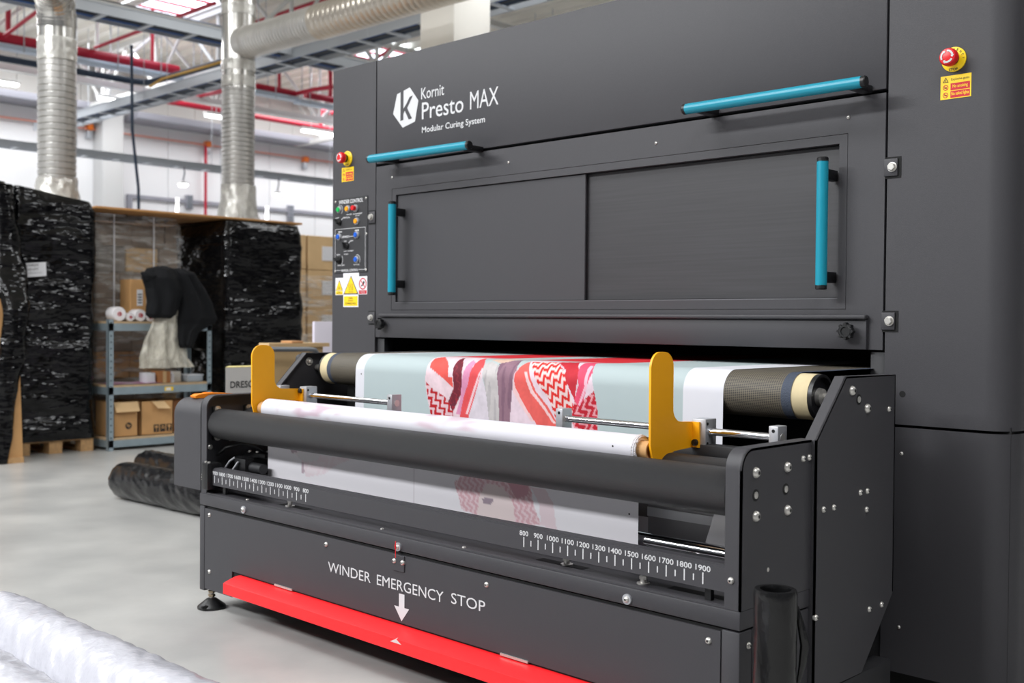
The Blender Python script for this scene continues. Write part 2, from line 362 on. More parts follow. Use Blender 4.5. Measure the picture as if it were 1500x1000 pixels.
    # pendants
    for yy, lab in ((7.574, 'pendant lamp left of the right duct'), (9.494, 'pendant lamp right of the right duct')):
        t = thing('pendant_lamp', lab, 'lamp', (-14.86, yy, 3.33), 'pendant lamps under the low tray')
        B().tube([(-14.86, yy+.02, 3.67), (-14.86, yy+.03, 3.55), (-14.86, yy, 3.4)], .014, 8).out('cord', gd, t)
        B().lathe((-14.86, yy, 3.41), (0, 0, -1), [(0, .03), (.02, .07), (.05, .085)], 16).out('housing', wm, t)
        B().lathe((-14.86, yy, 3.36), (0, 0, -1), [(0, .082), (.03, .075), (.045, .03)], 16).out('bulb', M('lamp_glow', (1, 1, 1, 1), .5, emit=14), t)
    for yy, lab in ((7.72, 'glowing tube imitating a reflection left of the right duct'), (9.58, 'glowing tube imitating a reflection right of the right duct')):
        t = thing('reflection_tube', lab, 'light', (-15.4, yy, 2.2), 'upright tubes imitating reflections')
        B().cyl((-15.4, yy, 1.9), (-15.4, yy+.05, 3.18), .03, 10).out('tube', M('reflection_glow', (1, 1, 1, 1), .5, emit=2.5), t)  # glow in place of a thin vertical reflection, not a lamp
        B().box(-15.47, -15.33, yy-.07, yy+.07, 0, 1.9, .01).out('stand', wm, t)  # added stand carrying the imitated reflection
    tag(B().tube([(-10, 4.19, 4.3), (-10, 4.2, 3.3), (-9.98, 4.27, 2.6), (-10, 4.3, 1.5), (-9.9, 4.3, .05)], .018, 8).out('hanging_cable', dk), 'dark cable hanging from the tray between the ducts', 'cable')
    # white building column behind the machine
    tag(B().box(-5.70, -5.21, 5.0, 5.49, 0, 5.99, .02).out('building_column', M('cream_column', lin(236, 232, 224), .6)), 'white square column rising behind the dark machine', 'column')
build_hall()
# ---------------------------------------------------------------- air ducts
def build_ducts():
    foil = M('spiral_duct_foil', lin(206, 204, 200), .3, .6, bump=.35, bscale=14, stretch=(1, 1, .6), var=.12, vscale=3)
    smo = M('smooth_duct_steel', lin(196, 194, 190), .2, .8)
    film = M('crinkled_clear_film', lin(220, 218, 212), .16, .25, bump=.9, bscale=18, alpha=.72, var=.18, vscale=14)
    def corr(b, p0, p1, r, pitch, amp):
        p0 = Vector(p0); p1 = Vector(p1); L = (p1-p0).length; n = int(L/pitch); prof = []
        for i in range(n):
            h = L*i/n; w = L/n; a = amp*(1+.5*noise.noise((h*3, r*50, 0)))
            prof += [(h, r), (h+.70*w, r+.2*a), (h+.8*w, r-a), (h+.92*w, r-a)]
        prof.append((L, r)); b.lathe(p0, p1-p0, prof, 28)
    def skirt(b, x, y, r0, r1, z0, z1, sd):
        b.grid(lambda u, v: ((lambda th, rr: (x+rr*math.cos(th), y+rr*math.sin(th), z0+(z1-z0)*v+.03*noise.noise((u*9, sd, v*3))))(u*2*math.pi, r0+(r1-r0)*(v**.7)+.04*noise.noise((math.cos(u*6.28)*3+sd, math.sin(u*6.28)*3, v*4))*(1-v*.6))), 48, 18, True)
    t = thing('vertical_duct', 'corrugated silver duct with an elbow on top at the far left', 'duct', (-7.5, 2.22, 2.0))
    b = B(); corr(b, (-7.5, 2.22, 2.1), (-7.5, 2.22, 3.42), .165, .056, .017); b.out('corrugated_pipe', foil, t)
    b = B(); skirt(b, -7.5, 2.22, .235, .17, 1.98, 2.3, 3.); b.out('plastic_skirt', film, t)
    b = B(); b.grid(lambda u, v: (-7.5+(.171+.006*noise.noise((u*20, v*9, 1)))*math.cos(u*6.2832), 2.22+(.171+.006*noise.noise((u*20, v*9, 4)))*math.sin(u*6.2832), 3.36+.2*v), 40, 10, True); b.out('film_sleeve', film, t)
    b = B(); b.cyl((-7.5, 2.22, 3.42), (-7.5, 2.22, 3.68), .163, 32)
    dd = Vector((.8, -.6, 0)).normalized(); pts = []
    for i in range(6):
        a = math.radians(18*i); pts.append(Vector((-7.5, 2.22, 3.68))+dd*(.3*(1-math.cos(a)))+Vector((0, 0, .3*math.sin(a))))
    for i in range(5):
        b.cyl(pts[i], pts[i+1]+(pts[i+1]-pts[i])*.06, .165, 32)
        d = (pts[i+1]-pts[i]).normalized(); b.cyl(pts[i]-d*.008, pts[i]+d*.008, .173, 32)
    b.cyl(pts[5], pts[5]+dd*1.6, .165, 32); b.out('elbow', smo, t)
    t = thing('vertical_duct', 'corrugated silver duct with a tee branch, plastic skirt on the pallets', 'duct', (-7.5, 4.1, 1.9))
    b = B(); corr(b, (-7.5, 4.1, 2.1), (-7.5, 4.1, 3.42), .165, .046, .015); b.out('corrugated_pipe', foil, t)
    b = B(); skirt(b, -7.5, 4.1, .24, .17, 1.92, 2.42, 9.); b.out('plastic_skirt', film, t)
    b = B(); b.cyl((-7.5, 4.1, 3.40), (-7.5, 4.1, 5.9), .168, 32); b.out('tee_pipe', smo, t)
    for z in (3.42, 3.58, 4.15, 4.4):
        b = B(); b.grid(lambda u, v: (-7.5+(.174+.005*noise.noise((u*24, v*9+z, 1)))*math.cos(u*6.2832), 4.1+(.174+.005*noise.noise((u*24, v*9+z, 4)))*math.sin(u*6.2832), z+.11*v), 40, 8, True); b.out('film_sleeve', film, t)
    b = B(); b.cyl((-7.40, 4.1, 3.86), (-7.27, 4.1, 3.86), .165, 32); corr(b, (-7.27, 4.1, 3.86), (-6.1, 4.1, 3.84), .158, .05, .008); b.out('branch_pipe', foil, t)
    b = B(); corr(b, (-6.1, 4.1, 3.84), (-1.5, 4.1, 3.80), .166, .075, .003); b.out('branch_extension', M('warm_duct_steel', lin(206, 198, 186), .28, .7, bump=.2, bscale=10), t)
build_ducts()
# ---------------------------------------------------------------- stored goods in the background
cardboard = M('cardboard', lin(196, 150, 98), .75, var=.06, vscale=9)
cardboard2 = M('cardboard_pale', lin(212, 178, 132), .75, var=.05, vscale=9)
wood = M('pallet_wood', lin(190, 150, 104), .7, var=.15, vscale=7, stretch=(1, 6, 6))
blackfilm = M('black_stretch_film', lin(8, 8, 10), .10, bump=1., bscale=2.6, stretch=(1, 1, 3.2), var=.3, vscale=4, detail=3, spec=.34)
MATS['black_stretch_film'].node_tree.nodes['Bump'].inputs['Distance'].default_value = .06
clearfilm = M_film('clear_stretch_film', lin(226, 224, 220), .10, .62, 3.5, (1, .8, 4))
galv = M('galvanised_steel', lin(160, 176, 184), .4, .55, var=.08, vscale=10)
def lumpy_box(b, x0, x1, y0, y1, z0, z1, sd, amp=.025, n=22, zslope=0., pinch=0.):
    """closed wrapped load with soft corners and wrinkles; side walls as one grid, top lid"""
    cx, cy = (x0+x1)/2, (y0+y1)/2; hx, hy = (x1-x0)/2, (y1-y0)/2; r = .05
    out = []
    per = []
    for k, (sx, sy) in enumerate(((1, -1), (1, 1), (-1, 1), (-1, -1))):
        for i in range(5):
            a = math.radians([-90, 0, 90, 180][k]+18*i+0)
            per.append((cx+sx*(hx-r)+r*math.cos(a), cy+sy*(hy-r)+r*math.sin(a)))
    # resample the outline evenly
    P = []; m = len(per); L = [0]
    for i in range(m): q = per[(i+1) % m]; L.append(L[-1]+math.hypot(q[0]-per[i][0], q[1]-per[i][1]))
    N = 120
    for k in range(N):
        s = L[-1]*k/N; i = max(j for j in range(m) if L[j] <= s); f = (s-L[i])/(L[i+1]-L[i]+1e-9); q = per[(i+1) % m]
        P.append((per[i][0]+(q[0]-per[i][0])*f, per[i][1]+(q[1]-per[i][1])*f))
    NZ = 46; vs = []; fs = []
    for j in range(NZ):
        v = j/(NZ-1); z = z0+(z1-z0)*v
        for k, (x, y) in enumerate(P):
            d = amp*(noise.noise((x*2.1+sd, y*2.1, z*4.5))+.6*noise.noise((x*3+sd, y*3, z*16+3*y)))
            if j > NZ-3: d -= .02*(j-NZ+3)
            nx, ny = (x-cx)/hx, (y-cy)/hy; l = math.hypot(nx, ny)
            vs.append((x+nx/l*d, y+ny/l*d, z+zslope*(y-cy)*v))
    for j in range(NZ-1):
        for k in range(N): q = (k+1) % N; fs.append((j*N+k, j*N+q, (j+1)*N+q, (j+1)*N+k))
    fs += [tuple(range((NZ-1)*N, NZ*N)), tuple(range(N-1, -1, -1))]
    b.add(vs, fs)
def pallet(parent, x0, x1, y0, y1, h=.12):
    for i in range(3):
        for j in range(3):
            x = x0+(x1-x0-.1)*i/2; y = y0+(y1-y0-.1)*j/2
            B().box(x, x+.1, y, y+.1, .02, h-.03).out('pallet_block', wood, parent, smooth=False)
    for j in range(3):
        y = y0+(y1-y0-.1)*j/2
        B().box(x0, x1, y, y+.1, 0, .02).out('pallet_runner', wood, parent, smooth=False)
    for i in range(5):
        x = x0+(x1-x0-.1)*i/4
        B().box(x, x+.1, y0, y1, h-.03, h).out('pallet_plank', wood, parent, smooth=False)
def build_goods():
    # first black pallet
    t = thing('wrapped_pallet', 'tall black film wrapped pallet with white paper sign', 'pallet', (-6.3, 1.5, 0), 'black wrapped pallets')
    b = B(); lumpy_box(b, -6.85, -5.86, 1.2, 1.83, .1, 1.98, 1., .022, zslope=-.13); b.out('film_wrap', blackfilm, t, angle=60)
    pallet(t, -6.8, -5.88, 1.22, 1.81)
    b = B().add([(-5.825, 1.215, 1.329), (-5.825, 1.42, 1.351), (-5.825, 1.417, 1.455), (-5.825, 1.212, 1.435), (-5.83, 1.215, 1.329), (-5.83, 1.42, 1.351), (-5.83, 1.417, 1.455), (-5.83, 1.212, 1.435)],
                [(0, 1, 2, 3), (7, 6, 5, 4), (0, 4, 5, 1), (1, 5, 6, 2), (2, 6, 7, 3), (3, 7, 4, 0)])
    s = b.out('paper_sign', sticker, t, smooth=False, label='white paper sign with black printing')
    q = B(); q.text('ZWROT', (-5.823, 1.272, 1.414), (0, .09, .008), (0, 0, .017), .01); q.text('DO UTT', (-5.823, 1.272, 1.383), (0, .09, .008), (0, 0, .017), .01)
    q.text('zweryfikowany asortyment', (-5.823, 1.236, 1.357), (0, .15, .012), (0, 0, .011)); q.out('lettering', black_ink, t, smooth=False)
    # its left neighbour, only its right edge in view
    t = thing('wrapped_pallet', 'black film wrapped pallet cut by the left photo edge', 'pallet', (-6.2, .8, 0), 'black wrapped pallets')
    b = B(); lumpy_box(b, -6.7, -5.78, .4, 1.16, .1, 2.03, 7., .03); b.out('film_wrap', blackfilm, t, angle=60)
    pallet(t, -6.65, -5.8, .42, 1.14)
    t = thing('chipboard_panel', 'brown chipboard panel leaning on the leftmost black pallet', 'board', (-5.6, .9, 0))
    B().add([(-5.56, .35, 0), (-5.53, .35, 0), (-5.53, 1.13, 0), (-5.56, 1.13, 0), (-5.66, .35, 1.17), (-5.63, .35, 1.17), (-5.63, 1.13, 1.17), (-5.66, 1.13, 1.17)], [(0, 1, 2, 3), (4, 5, 6, 7), (0, 1, 5, 4), (1, 2, 6, 5), (2, 3, 7, 6), (3, 0, 4, 7)]).out('panel', cardboard, t, smooth=False)
    for z0, z1 in ((0, .04),): B().box(-5.535, -5.515, .35, 1.13, z0, z1).out('bottom_batten', wood, t, smooth=False)
    b = B()
    def dr(u, v):
        z = 2.0-2.0*v; w = (.05+.05*math.sin(v*3+.4)+.03*noise.noise((v*5, 2, 0))); yc = 1.06+.05*math.sin(v*5.)-.02*v
        a = u*2*math.pi; k = 1+.25*noise.noise((math.cos(a)*2, math.sin(a)*2, z*6))
        xo = -5.72 if z > 1.25 else -5.60+(.08 if z < 1.25 else 0)
        xo = -5.74+.20*min(1, max(0, (1.5-z)/.4))
        return (xo+.04*k*math.cos(a), yc+w*k*math.sin(a), max(.002, z))
    b.grid(dr, 28, 60, True); tag(b.out('loose_film', blackfilm, angle=60), 'loose strip of black film hanging over the chipboard panel', 'plastic film')
    # clear wrapped pallet with cartons
    t = thing('wrapped_pallet', 'clear film wrapped pallet of brown cartons behind the metal shelf', 'pallet', (-6.9, 2.5, 0))
    pallet(t, -7.1, -6.25, 2.0, 2.74)
    random.seed(3); z = .12; dk = M('carton_greybrown', lin(140, 124, 110), .8, var=.2, vscale=5)  # darker grey-brown carton tone, picked at random below
    while z < 1.8:
        h = .19+.07*random.random(); y = 2.0
        while y < 2.70:
            w = min(.18+.16*random.random(), 2.74-y); m = random.choice((cardboard, cardboard2, dk, dk, M('carton_grey', lin(150, 144, 138), .8)))
            B().box(-7.08, -6.25-.03*random.random(), y+.004, y+w-.004, z+.003, min(z+h, 1.88), .006, 1).out('carton', m, t); y += w
        z += h
    b = B(); lumpy_box(b, -7.11, -6.21, 1.98, 2.76, .1, 1.90, 4., .014); b.out('film_wrap', clearfilm, t, angle=60)
    for y in (2.13, 2.48): B().box(-6.195, -6.19, y-.006, y+.006, 1.05 if y < 2.5 else 1.25, 1.89).out('strap', sticker, t, smooth=False)
    # second black pallet
    t = thing('wrapped_pallet', 'wide black film wrapped pallet under the brown top sheet', 'pallet', (-6.2, 3.4, 0), 'black wrapped pallets')
    b = B(); lumpy_box(b, -7.0, -5.87, 2.97, 3.78, .1, 1.885, 11., .022); b.out('film_wrap', blackfilm, t, angle=60)
    pallet(t, -6.95, -5.9, 3.0, 3.75)
    tag(B().box(-7.2, -5.93, 1.86, 3.80, 1.903, 1.921, .003).out('cover_sheet', M('chipboard', lin(186, 136, 84), .8, var=.08, vscale=20)), 'brown chipboard sheet laid across two wrapped pallets', 'board')
    # pallet of plain cartons next to the machine
    t = thing('carton_pallet', 'pallet of pale brown cartons beside the machine', 'pallet', (-7.4, 5.0, 0))
    pallet(t, -7.9, -7.02, 4.45, 5.45)
    z = .12; random.seed(5)
    while z < 1.6:
        h = .36
        for y0, y1 in ((4.47, 4.62), (4.64, 5.42)):
            c = B().box(-7.88, -7.03, y0, y1, z, z+h-.005, .006, 1).out('carton', cardboard2, t)
        B().box(-7.03, -7.025, 4.82, 4.98, z+.1, z+.25).out('carton_label', sticker, t, smooth=False)
        z += h
    b = B(); lumpy_box(b, -7.91, -6.99, 4.43, 5.46, .1, 1.5, 14., .01); b.out('film_wrap', M_film('thin_clear_film', lin(244, 238, 230), .05, .5, 3.5, (1, .8, 4)), t, angle=60)
    t = thing('lilac_board', 'pale lilac upright board between the cartons and the machine', 'packing sheet', (-3.6, 2.3, 0))  # plain upright board, its use is not known
    B().box(-3.425, -3.405, 2.125, 2.6, 0, 1.027, .004).out('core_board', M('lilac_white', lin(214, 208, 222), .5), t)
    B().box(-3.405, -3.4, 2.125, 2.6, .0, 1.027, .002).out('face_sheet', M('lilac_face', lin(222, 216, 228), .5), t)
build_goods()
# ---------------------------------------------------------------- metal shelf and what lies on it
def build_shelf():
    t = thing('metal_shelf', 'galvanised metal shelf unit in front of the clear wrapped pallet', 'shelf', (-5.95, 2.33, 0))
    for x in (-5.75, -6.13):
        for y, s in ((1.87, 1), (2.77, -1)):
            sx = -1 if x > -6 else 1
            b = B().box(x, x+sx*.004, y, y+s*.042, 0, 1.03).box(x, x+sx*.04, y, y+s*.004, 0, 1.03); p = b.out('post', galv, t, smooth=False)
            if x > -6:
                for k in range(20): B().cyl((x+.0005, y+s*.021, .05+k*.05), (x+.002, y+s*.021, .05+k*.05), .006, 6).out('slot', blackin, p)
    for z, h in ((1.0, .062), (.5, .062), (.085, .06)):
        d = B().box(-6.12, -5.756, 1.876, 2.764, z-.004, z+.012).out('shelf_board', M('shelf_board', lin(196, 168, 132), .7, var=.08, vscale=20), t, smooth=False)
        for y0, y1, x0, x1 in ((1.875, 2.765, -5.757, -5.75), (1.875, 2.765, -6.13, -6.123)): B().box(x0, x1, y0, y1, z-h, z-.004).out('beam', galv, t, smooth=False)
        for y in (1.873, 2.763): B().box(-6.12, -5.757, y, y+.004, z-h, z-.004).out('side_beam', galv, t, smooth=False)
    B().box(-5.75, -5.748, 2.345, 2.42, .452, .485).out('price_tag', yellow, t, smooth=False, label='small yellow shelf tag')
    B().box(-5.748, -5.747, 2.355, 2.40, .457, .478).out('tag_paper', sticker, t, smooth=False)
    B().add([(-5.752, 1.915, .93), (-5.752, 1.915, .75), (-5.752, 1.89, .75), (-5.752, 1.89, .93)], [(0, 1, 2, 3)])
    # rolls of film on the top shelf
    wf = M('white_film_roll', lin(240, 236, 238), .25, bump=.3, bscale=30)
    rc = M('red_core', lin(196, 26, 48), .5)
    labs = ['white film roll at the left end of the shelf top', 'small white film roll second from left on shelf', 'white film roll third from left on the shelf top', 'white film roll beside the upright carton']
    for i, (y, r, ri) in enumerate(((1.975, .058, .017), (2.068, .034, .011), (2.152, .049, .017), (2.236, .033, .012))):
        q = thing('film_roll', labs[i], 'film roll', (-5.95, y, 1.012), 'film rolls on the shelf')
        z = 1.0125+r; x = -5.79
        B().lathe((-5.91, y, z), (1, 0, 0), [(0, ri), (.0, r*.92), (.01, r), (.12, r), (.13, r*.92), (.13, ri), (.12, ri*.9)], 28).out('film', wf, q)
        B().lathe((-5.912, y, z), (1, 0, 0), [(0, ri*.7), (0, ri), (.135, ri), (.135, ri*.72), (.09, ri*.7)], 20).out('core', rc, q)
    def carton(name, label, x0, x1, y0, y1, z0, z1, open_=False, group=None, m=cardboard):
        q = thing(name, label, 'box', ((x0+x1)/2, (y0+y1)/2, z0), group)
        if not open_:
            B().box(x0, x1, y0, y1, z0, z1, .003, 1).out('body', m, q)
            B().box(x0, x1, (y0+y1)/2-.02, (y0+y1)/2+.02, z1, z1+.001).out('tape', cardboard2, q, smooth=False)
        else:
            w = .006; b = B()
            b.box(x0, x1, y0, y1, z0, z0+w); b.box(x0, x0+w, y0, y1, z0, z1); b.box(x1-w, x1, y0, y1, z0, z1)
            b.box(x0, x1, y0, y0+w, z0, z1); b.box(x0, x1, y1-w, y1, z0, z1); b.out('body', m, q, smooth=False)
        return q
    c = carton('tall_carton', 'upright brown carton with white labels on the shelf top', -6.10, -5.92, 2.135, 2.35, 1.013, 1.352)
    for y, z0, z1, w in ((2.19, 1.14, 1.27, .05), (2.27, 1.06, 1.3, .055)):
        s = B().box(-5.92, -5.918, y, y+w, z0, z1).out('paper_label', sticker, c, smooth=False)
        for k in range(4): B().box(-5.918, -5.9175, y+.008, y+w-.008, z0+.02+k*.022, z0+.03+k*.022).out('print_line', black_ink, s, smooth=False)
    # open cartons on the bottom shelf
    c = carton('open_carton', 'open carton with round logo on the bottom shelf', -6.1, -5.79, 1.93, 2.135, .098, .375, True, 'open cartons on the bottom shelf', cardboard)
    B().add([(-5.79, 1.93, .375), (-5.79, 2.135, .375), (-5.745, 2.13, .30), (-5.745, 1.935, .30)], [(0, 1, 2, 3)]).out('flap', cardboard2, c, smooth=False)
    def roundlogo(par, y, z, r):
        b = B(); n = 28
        b.add([(-5.787, y+r*math.cos(6.2832*i/n), z+r*math.sin(6.2832*i/n)) for i in range(n)], [tuple(range(n))]); lg = b.out('round_logo', black_ink, par, smooth=False)
        B().text('hp', (-5.786, y-r*.55, z-r*.65), (0, r*1.1, 0), (0, 0, r*1.35), .02).out('logo_letters', cardboard, lg, smooth=False)
    roundlogo(c, 2.055, .185, .027)
    c = carton('open_carton', 'open carton with black handling symbols on the bottom shelf', -6.08, -5.79, 2.16, 2.44, .098, .37, True, 'open cartons on the bottom shelf', cardboard)
    B().add([(-5.79, 2.25, .37), (-5.79, 2.36, .37), (-5.735, 2.39, .31), (-5.735, 2.28, .315)], [(0, 1, 2, 3)]).out('flap', cardboard2, c, smooth=False)
    B().add([(-5.8, 2.16, .37), (-6.07, 2.16, .37), (-6.05, 2.138, .30), (-5.82, 2.138, .30)], [(0, 1, 2, 3)]).out('flap', cardboard, c, smooth=False)
    for k in range(3):
        y = 2.27+k*.056; b = B(); b.box(-5.79, -5.788, y, y+.046, .12, .18); s = b.out('handling_symbol', black_ink, c, smooth=False)
        g = B()
        if k == 0: g.add([(-5.787, y+.006, .155), (-5.787, y+.04, .155), (-5.787, y+.035, .168), (-5.787, y+.023, .174), (-5.787, y+.011, .168)], [(0, 1, 2, 3, 4)]); g.box(-5.787, -5.7868, y+.02, y+.026, .126, .155)
        if k == 1:
            for dz in (0, .014): g.add([(-5.787, y+.008, .138+dz), (-5.787, y+.023, .152+dz), (-5.787, y+.038, .138+dz), (-5.787, y+.038, .145+dz), (-5.787, y+.023, .16+dz), (-5.787, y+.008, .145+dz)], [(0, 1, 4, 5), (1, 2, 3, 4)])
        if k == 2: g.add([(-5.787, y+.008, .172), (-5.787, y+.038, .172), (-5.787, y+.03, .15), (-5.787, y+.016, .15)], [(0, 1, 2, 3)]); g.box(-5.787, -5.7868, y+.02, y+.026, .13, .15); g.box(-5.787, -5.7868, y+.012, y+.034, .126, .131)
        g.out('symbol_print', cardboard, s, smooth=False)
    carton('small_carton', 'small dark carton behind on the bottom shelf', -6.12, -5.9, 2.5, 2.7, .098, .36, m=M('dark_carton', lin(150, 100, 62), .8))
    # things on the middle shelf
    b = B(); b.grid(lambda u, v: (-5.77-.3*v, 1.92+.42*u, .514+.006*noise.noise((u*4, v*4, 1))+.005), 14, 10)
    for i, v in enumerate(list(b.v)): b.v.append((v[0], v[1], .512))
    n = len(b.v)//2; b.f += [tuple(reversed([i+n for i in f])) for f in b.f[:]]; b.m = [0]*len(b.f)
    tag(b.out('paper_stack', M('pinkish_paper', lin(222, 208, 220), .6, col2=lin(206, 120, 170), vscale=7)), 'loose pinkish paper sheets on the middle shelf', 'paper')
    tag(B().box(-5.92, -5.8, 2.21, 2.29, .513, .60, .005).out('white_carton', sticker), 'small white box at the left of the brown parcel', 'box')
    q = thing('small_parcel', 'small brown taped parcel in the middle of the shelf', 'box', (-5.85, 2.36, .513)); B().box(-5.92, -5.79, 2.31, 2.42, .513, .61, .006).out('body', M('brown_parcel', lin(176, 118, 70), .6, var=.1, vscale=20), q); B().box(-5.793, -5.788, 2.35, 2.38, .515, .61).out('tape', cardboard2, q, smooth=False)
    tag(B().lathe((-5.84, 2.45, .513), (0, 0, 1), [(0, .025), (.06, .025), (.075, .012), (.09, .012)], 14).out('white_bottle', sticker), 'small white bottle beside the brown parcel', 'bottle')
    tag(B().box(-5.98, -5.86, 2.47, 2.55, .513, .6, .004).out('grey_carton', M('grey_card', lin(198, 192, 182), .7)), 'small grey box behind the white bottle', 'box')
    q = thing('plastic_tub', 'flat translucent plastic tub at the right of the shelf', 'container', (-5.85, 2.65, .513))
    B().box(-5.95, -5.8, 2.58, 2.72, .513, .565, .008).out('tub', M('milky_plastic', lin(200, 210, 220), .25, alpha=.75), q); B().box(-5.955, -5.795, 2.575, 2.725, .565, .575, .004).out('lid', M('lid_plastic', lin(224, 228, 234), .3), q)
    # plastic bag and jacket
    def loft(b, rows, xc, n=56, sd=0., fold=.25, k=9, squash=1.):
        vs = []; fs = []
        for z, y0, y1, th in rows:
            for i in range(n):
                a = 2*math.pi*i/n; c, s_ = math.cos(a), math.sin(a)
                f = 1+fold*math.sin(k*a*.5+sd+z*5)*abs(c)+.35*fold*noise.noise((a*2.2+sd, z*9, sd))
                vs.append((xc+th*c*f, (y0+y1)/2+(y1-y0)/2*s_*(1+.06*noise.noise((a, z*14, sd+5))), z+.008*noise.noise((a*3, z*4, sd))))
        m = len(rows)
        for j in range(m-1):
            for i in range(n): q = (i+1) % n; fs.append((j*n+i, j*n+q, (j+1)*n+q, (j+1)*n+i))
        fs += [tuple(range(n)), tuple(range((m-1)*n, m*n))]
        b.add(vs, fs)
    def interp(rows, n):
        out = []
        for k in range(n):
            t_ = k/(n-1)*(len(rows)-1); i = min(int(t_), len(rows)-2); f = t_-i; f = f*f*(3-2*f)
            out.append(tuple(rows[i][j]+(rows[i+1][j]-rows[i][j])*f for j in range(4)))
        return out
    bag = M_film('hanging_film_bag', lin(224, 218, 202), .38, .78, 6., (1, 1.4, .7), .12)
    b = B(); loft(b, interp([(1.20, 2.34, 2.46, .03), (1.03, 2.2, 2.46, .045), (.85, 2.12, 2.47, .055), (.72, 2.085, 2.5, .06), (.645, 2.085, 2.57, .06)], 30), -5.665, 64, 2., .35, 11)
    o = b.out('plastic_bag', bag, angle=80); tag(o, 'clear plastic bag hanging on the shelf front below the jacket', 'bag')
    cloth = M('black_cloth', lin(15, 16, 19), .85, bump=.6, bscale=10, stretch=(1, 2, .7), spec=.25)
    t = thing('black_jacket', 'black jacket draped over the right side of the shelf', 'jacket', (-5.62, 2.4, .8))
    b = B(); loft(b, interp([(1.452, 2.22, 2.30, .02), (1.43, 2.13, 2.37, .07), (1.36, 2.085, 2.42, .10), (1.27, 2.12, 2.44, .10), (1.15, 2.13, 2.40, .09), (1.07, 2.12, 2.37, .08), (1.04, 2.15, 2.33, .05)], 34), -5.63, 64, 1., .18, 10); b.out('body', cloth, t, angle=80)
    b = B(); loft(b, interp([(1.44, 2.36, 2.44, .03), (1.40, 2.33, 2.54, .08), (1.28, 2.36, 2.63, .1), (1.16, 2.40, 2.70, .1), (1.04, 2.39, 2.745, .08), (1.0, 2.385, 2.72, .06), (.93, 2.38, 2.58, .06), (.83, 2.38, 2.53, .06), (.80, 2.40, 2.51, .04)], 40), -5.64, 64, 4., .2, 9); b.out('sleeve', cloth, t, angle=80)
    b = B(); loft(b, interp([(1.40, 2.06, 2.16, .02), (1.37, 2.07, 2.2, .05), (1.33, 2.09, 2.16, .03)], 10), -5.60, 24, 4., .2, 9); b.out('collar', cloth, t, angle=80)
build_shelf()
# ---------------------------------------------------------------- trolley with carton and sign behind the winder
def build_trolley():
    t = thing('hand_trolley', 'grey tubular trolley behind the left end of the winder', 'trolley', (-3.1, 1.5, 0))
    g = M('grey_tube', lin(120, 124, 130), .4, .4)
    B().prism([(-2.55, .985), (-2.75, 1.09), (-2.95, 1.24), (-3.22, 1.40), (-3.22, 1.9), (-2.92, 1.9), (-2.92, 1.85), (-2.55, 1.6)], 'z', .585, .625).out('platform', M('grey_platform', lin(88, 90, 96), .6), t, smooth=False)
    B().tube([(-2.80, 1.33, .6), (-2.80, 1.33, .84), (-2.80, 1.35, .867), (-2.80, 1.38, .872), (-2.80, 1.66, .868), (-2.80, 1.70, .862), (-2.80, 1.72, .84), (-2.80, 1.72, .6)], .014, 10).out('handle', g, t)
    for x, y in ((-2.6, 1.14), (-2.6, 1.5), (-3.15, 1.54), (-3.15, 1.85)):
            l = B().cyl((x, y, .1), (x, y, .6), .018, 10).out('leg', g, t); B().cyl((x-.02, y, .05), (x+.02, y, .05), .05, 16).out('wheel', black, l)
    q = thing('shipping_carton', 'pale brown carton standing on the grey trolley', 'box', (-3.0, 1.55, .625))
    B().box(-3.02, -2.9, 1.46, 1.83, .626, .902, .004, 1).out('body', M('carton_tan', lin(200, 170, 126), .75, var=.03, vscale=8), q)
    B().box(-2.9, -2.88, 1.44, 1.86, .88, .902).out('flap', cardboard2, q, smooth=False)
    B().box(-3.0, -2.89, 1.6, 1.68, .902, .915, .003).out('tape_tab', M('tape_brown', lin(196, 146, 100), .6), q)
    q = thing('lettered_sign', 'white box sign with black capital letters beside the amber paddle', 'sign', (-2.6, 1.1, .625))
    B().prism([(-2.6, .993), (-2.6, 1.24), (-2.70, 1.24), (-2.70, 1.07)], 'z', .626, .785).out('board', M('sign_cream', lin(222, 218, 214), .6), q)
    B().prism([(-2.6, .993), (-2.6, 1.24), (-2.70, 1.24), (-2.70, 1.07)], 'z', .785, .789).out('top_edge', M('sign_yellow', lin(236, 220, 150), .6), q, smooth=False)
    B().text('DRESÓ', (-2.598, 1.0206, .6785), (0, .142, 0), (0, 0, .044), .012).out('lettering', black_ink, q, smooth=False)
build_trolley()
# ---------------------------------------------------------------- fasteners, shared meshes
def mk_mesh(b, mats, name):
    o = b.out(name, mats); me = o.data; bpy.data.objects.remove(o); return me
def dome(r, h):      # button-head screw pointing along -Y, hex socket dark
    b = B(); b.lathe((0, 0, 0), (0, -1, 0), [(-.004, r), (0, r), (h*.45, r*.92), (h*.85, r*.66), (h, r*.45)], 18)
    b.mi = 1; b.lathe((0, -h*.99, 0), (0, -1, 0), [(0, r*.36), (.0006, r*.36)], 6)
    return mk_mesh(b, [steel, black], 'screw_mesh')
def hexbolt(r, h):
    b = B(); b.lathe((0, 0, 0), (0, -1, 0), [(0, r*1.25), (h*.2, r*1.25), (h*.22, r)], 20); b.lathe((0, 0, 0), (0, -1, 0), [(h*.2, r), (h*.9, r), (h, r*.85)], 6)
    return mk_mesh(b, [steel], 'bolt_mesh')
SC_S = dome(.0055, .004); SC_M = dome(.0078, .006); SC_L = dome(.0125, .009); HX = hexbolt(.011, .012)
RX = (0, 0, math.pi/2)   # turns -Y into +X
def screw(me, x, y, z, parent, side=False, name='screw'): return put(name, me, parent, (x, y, z), RX if side else None)
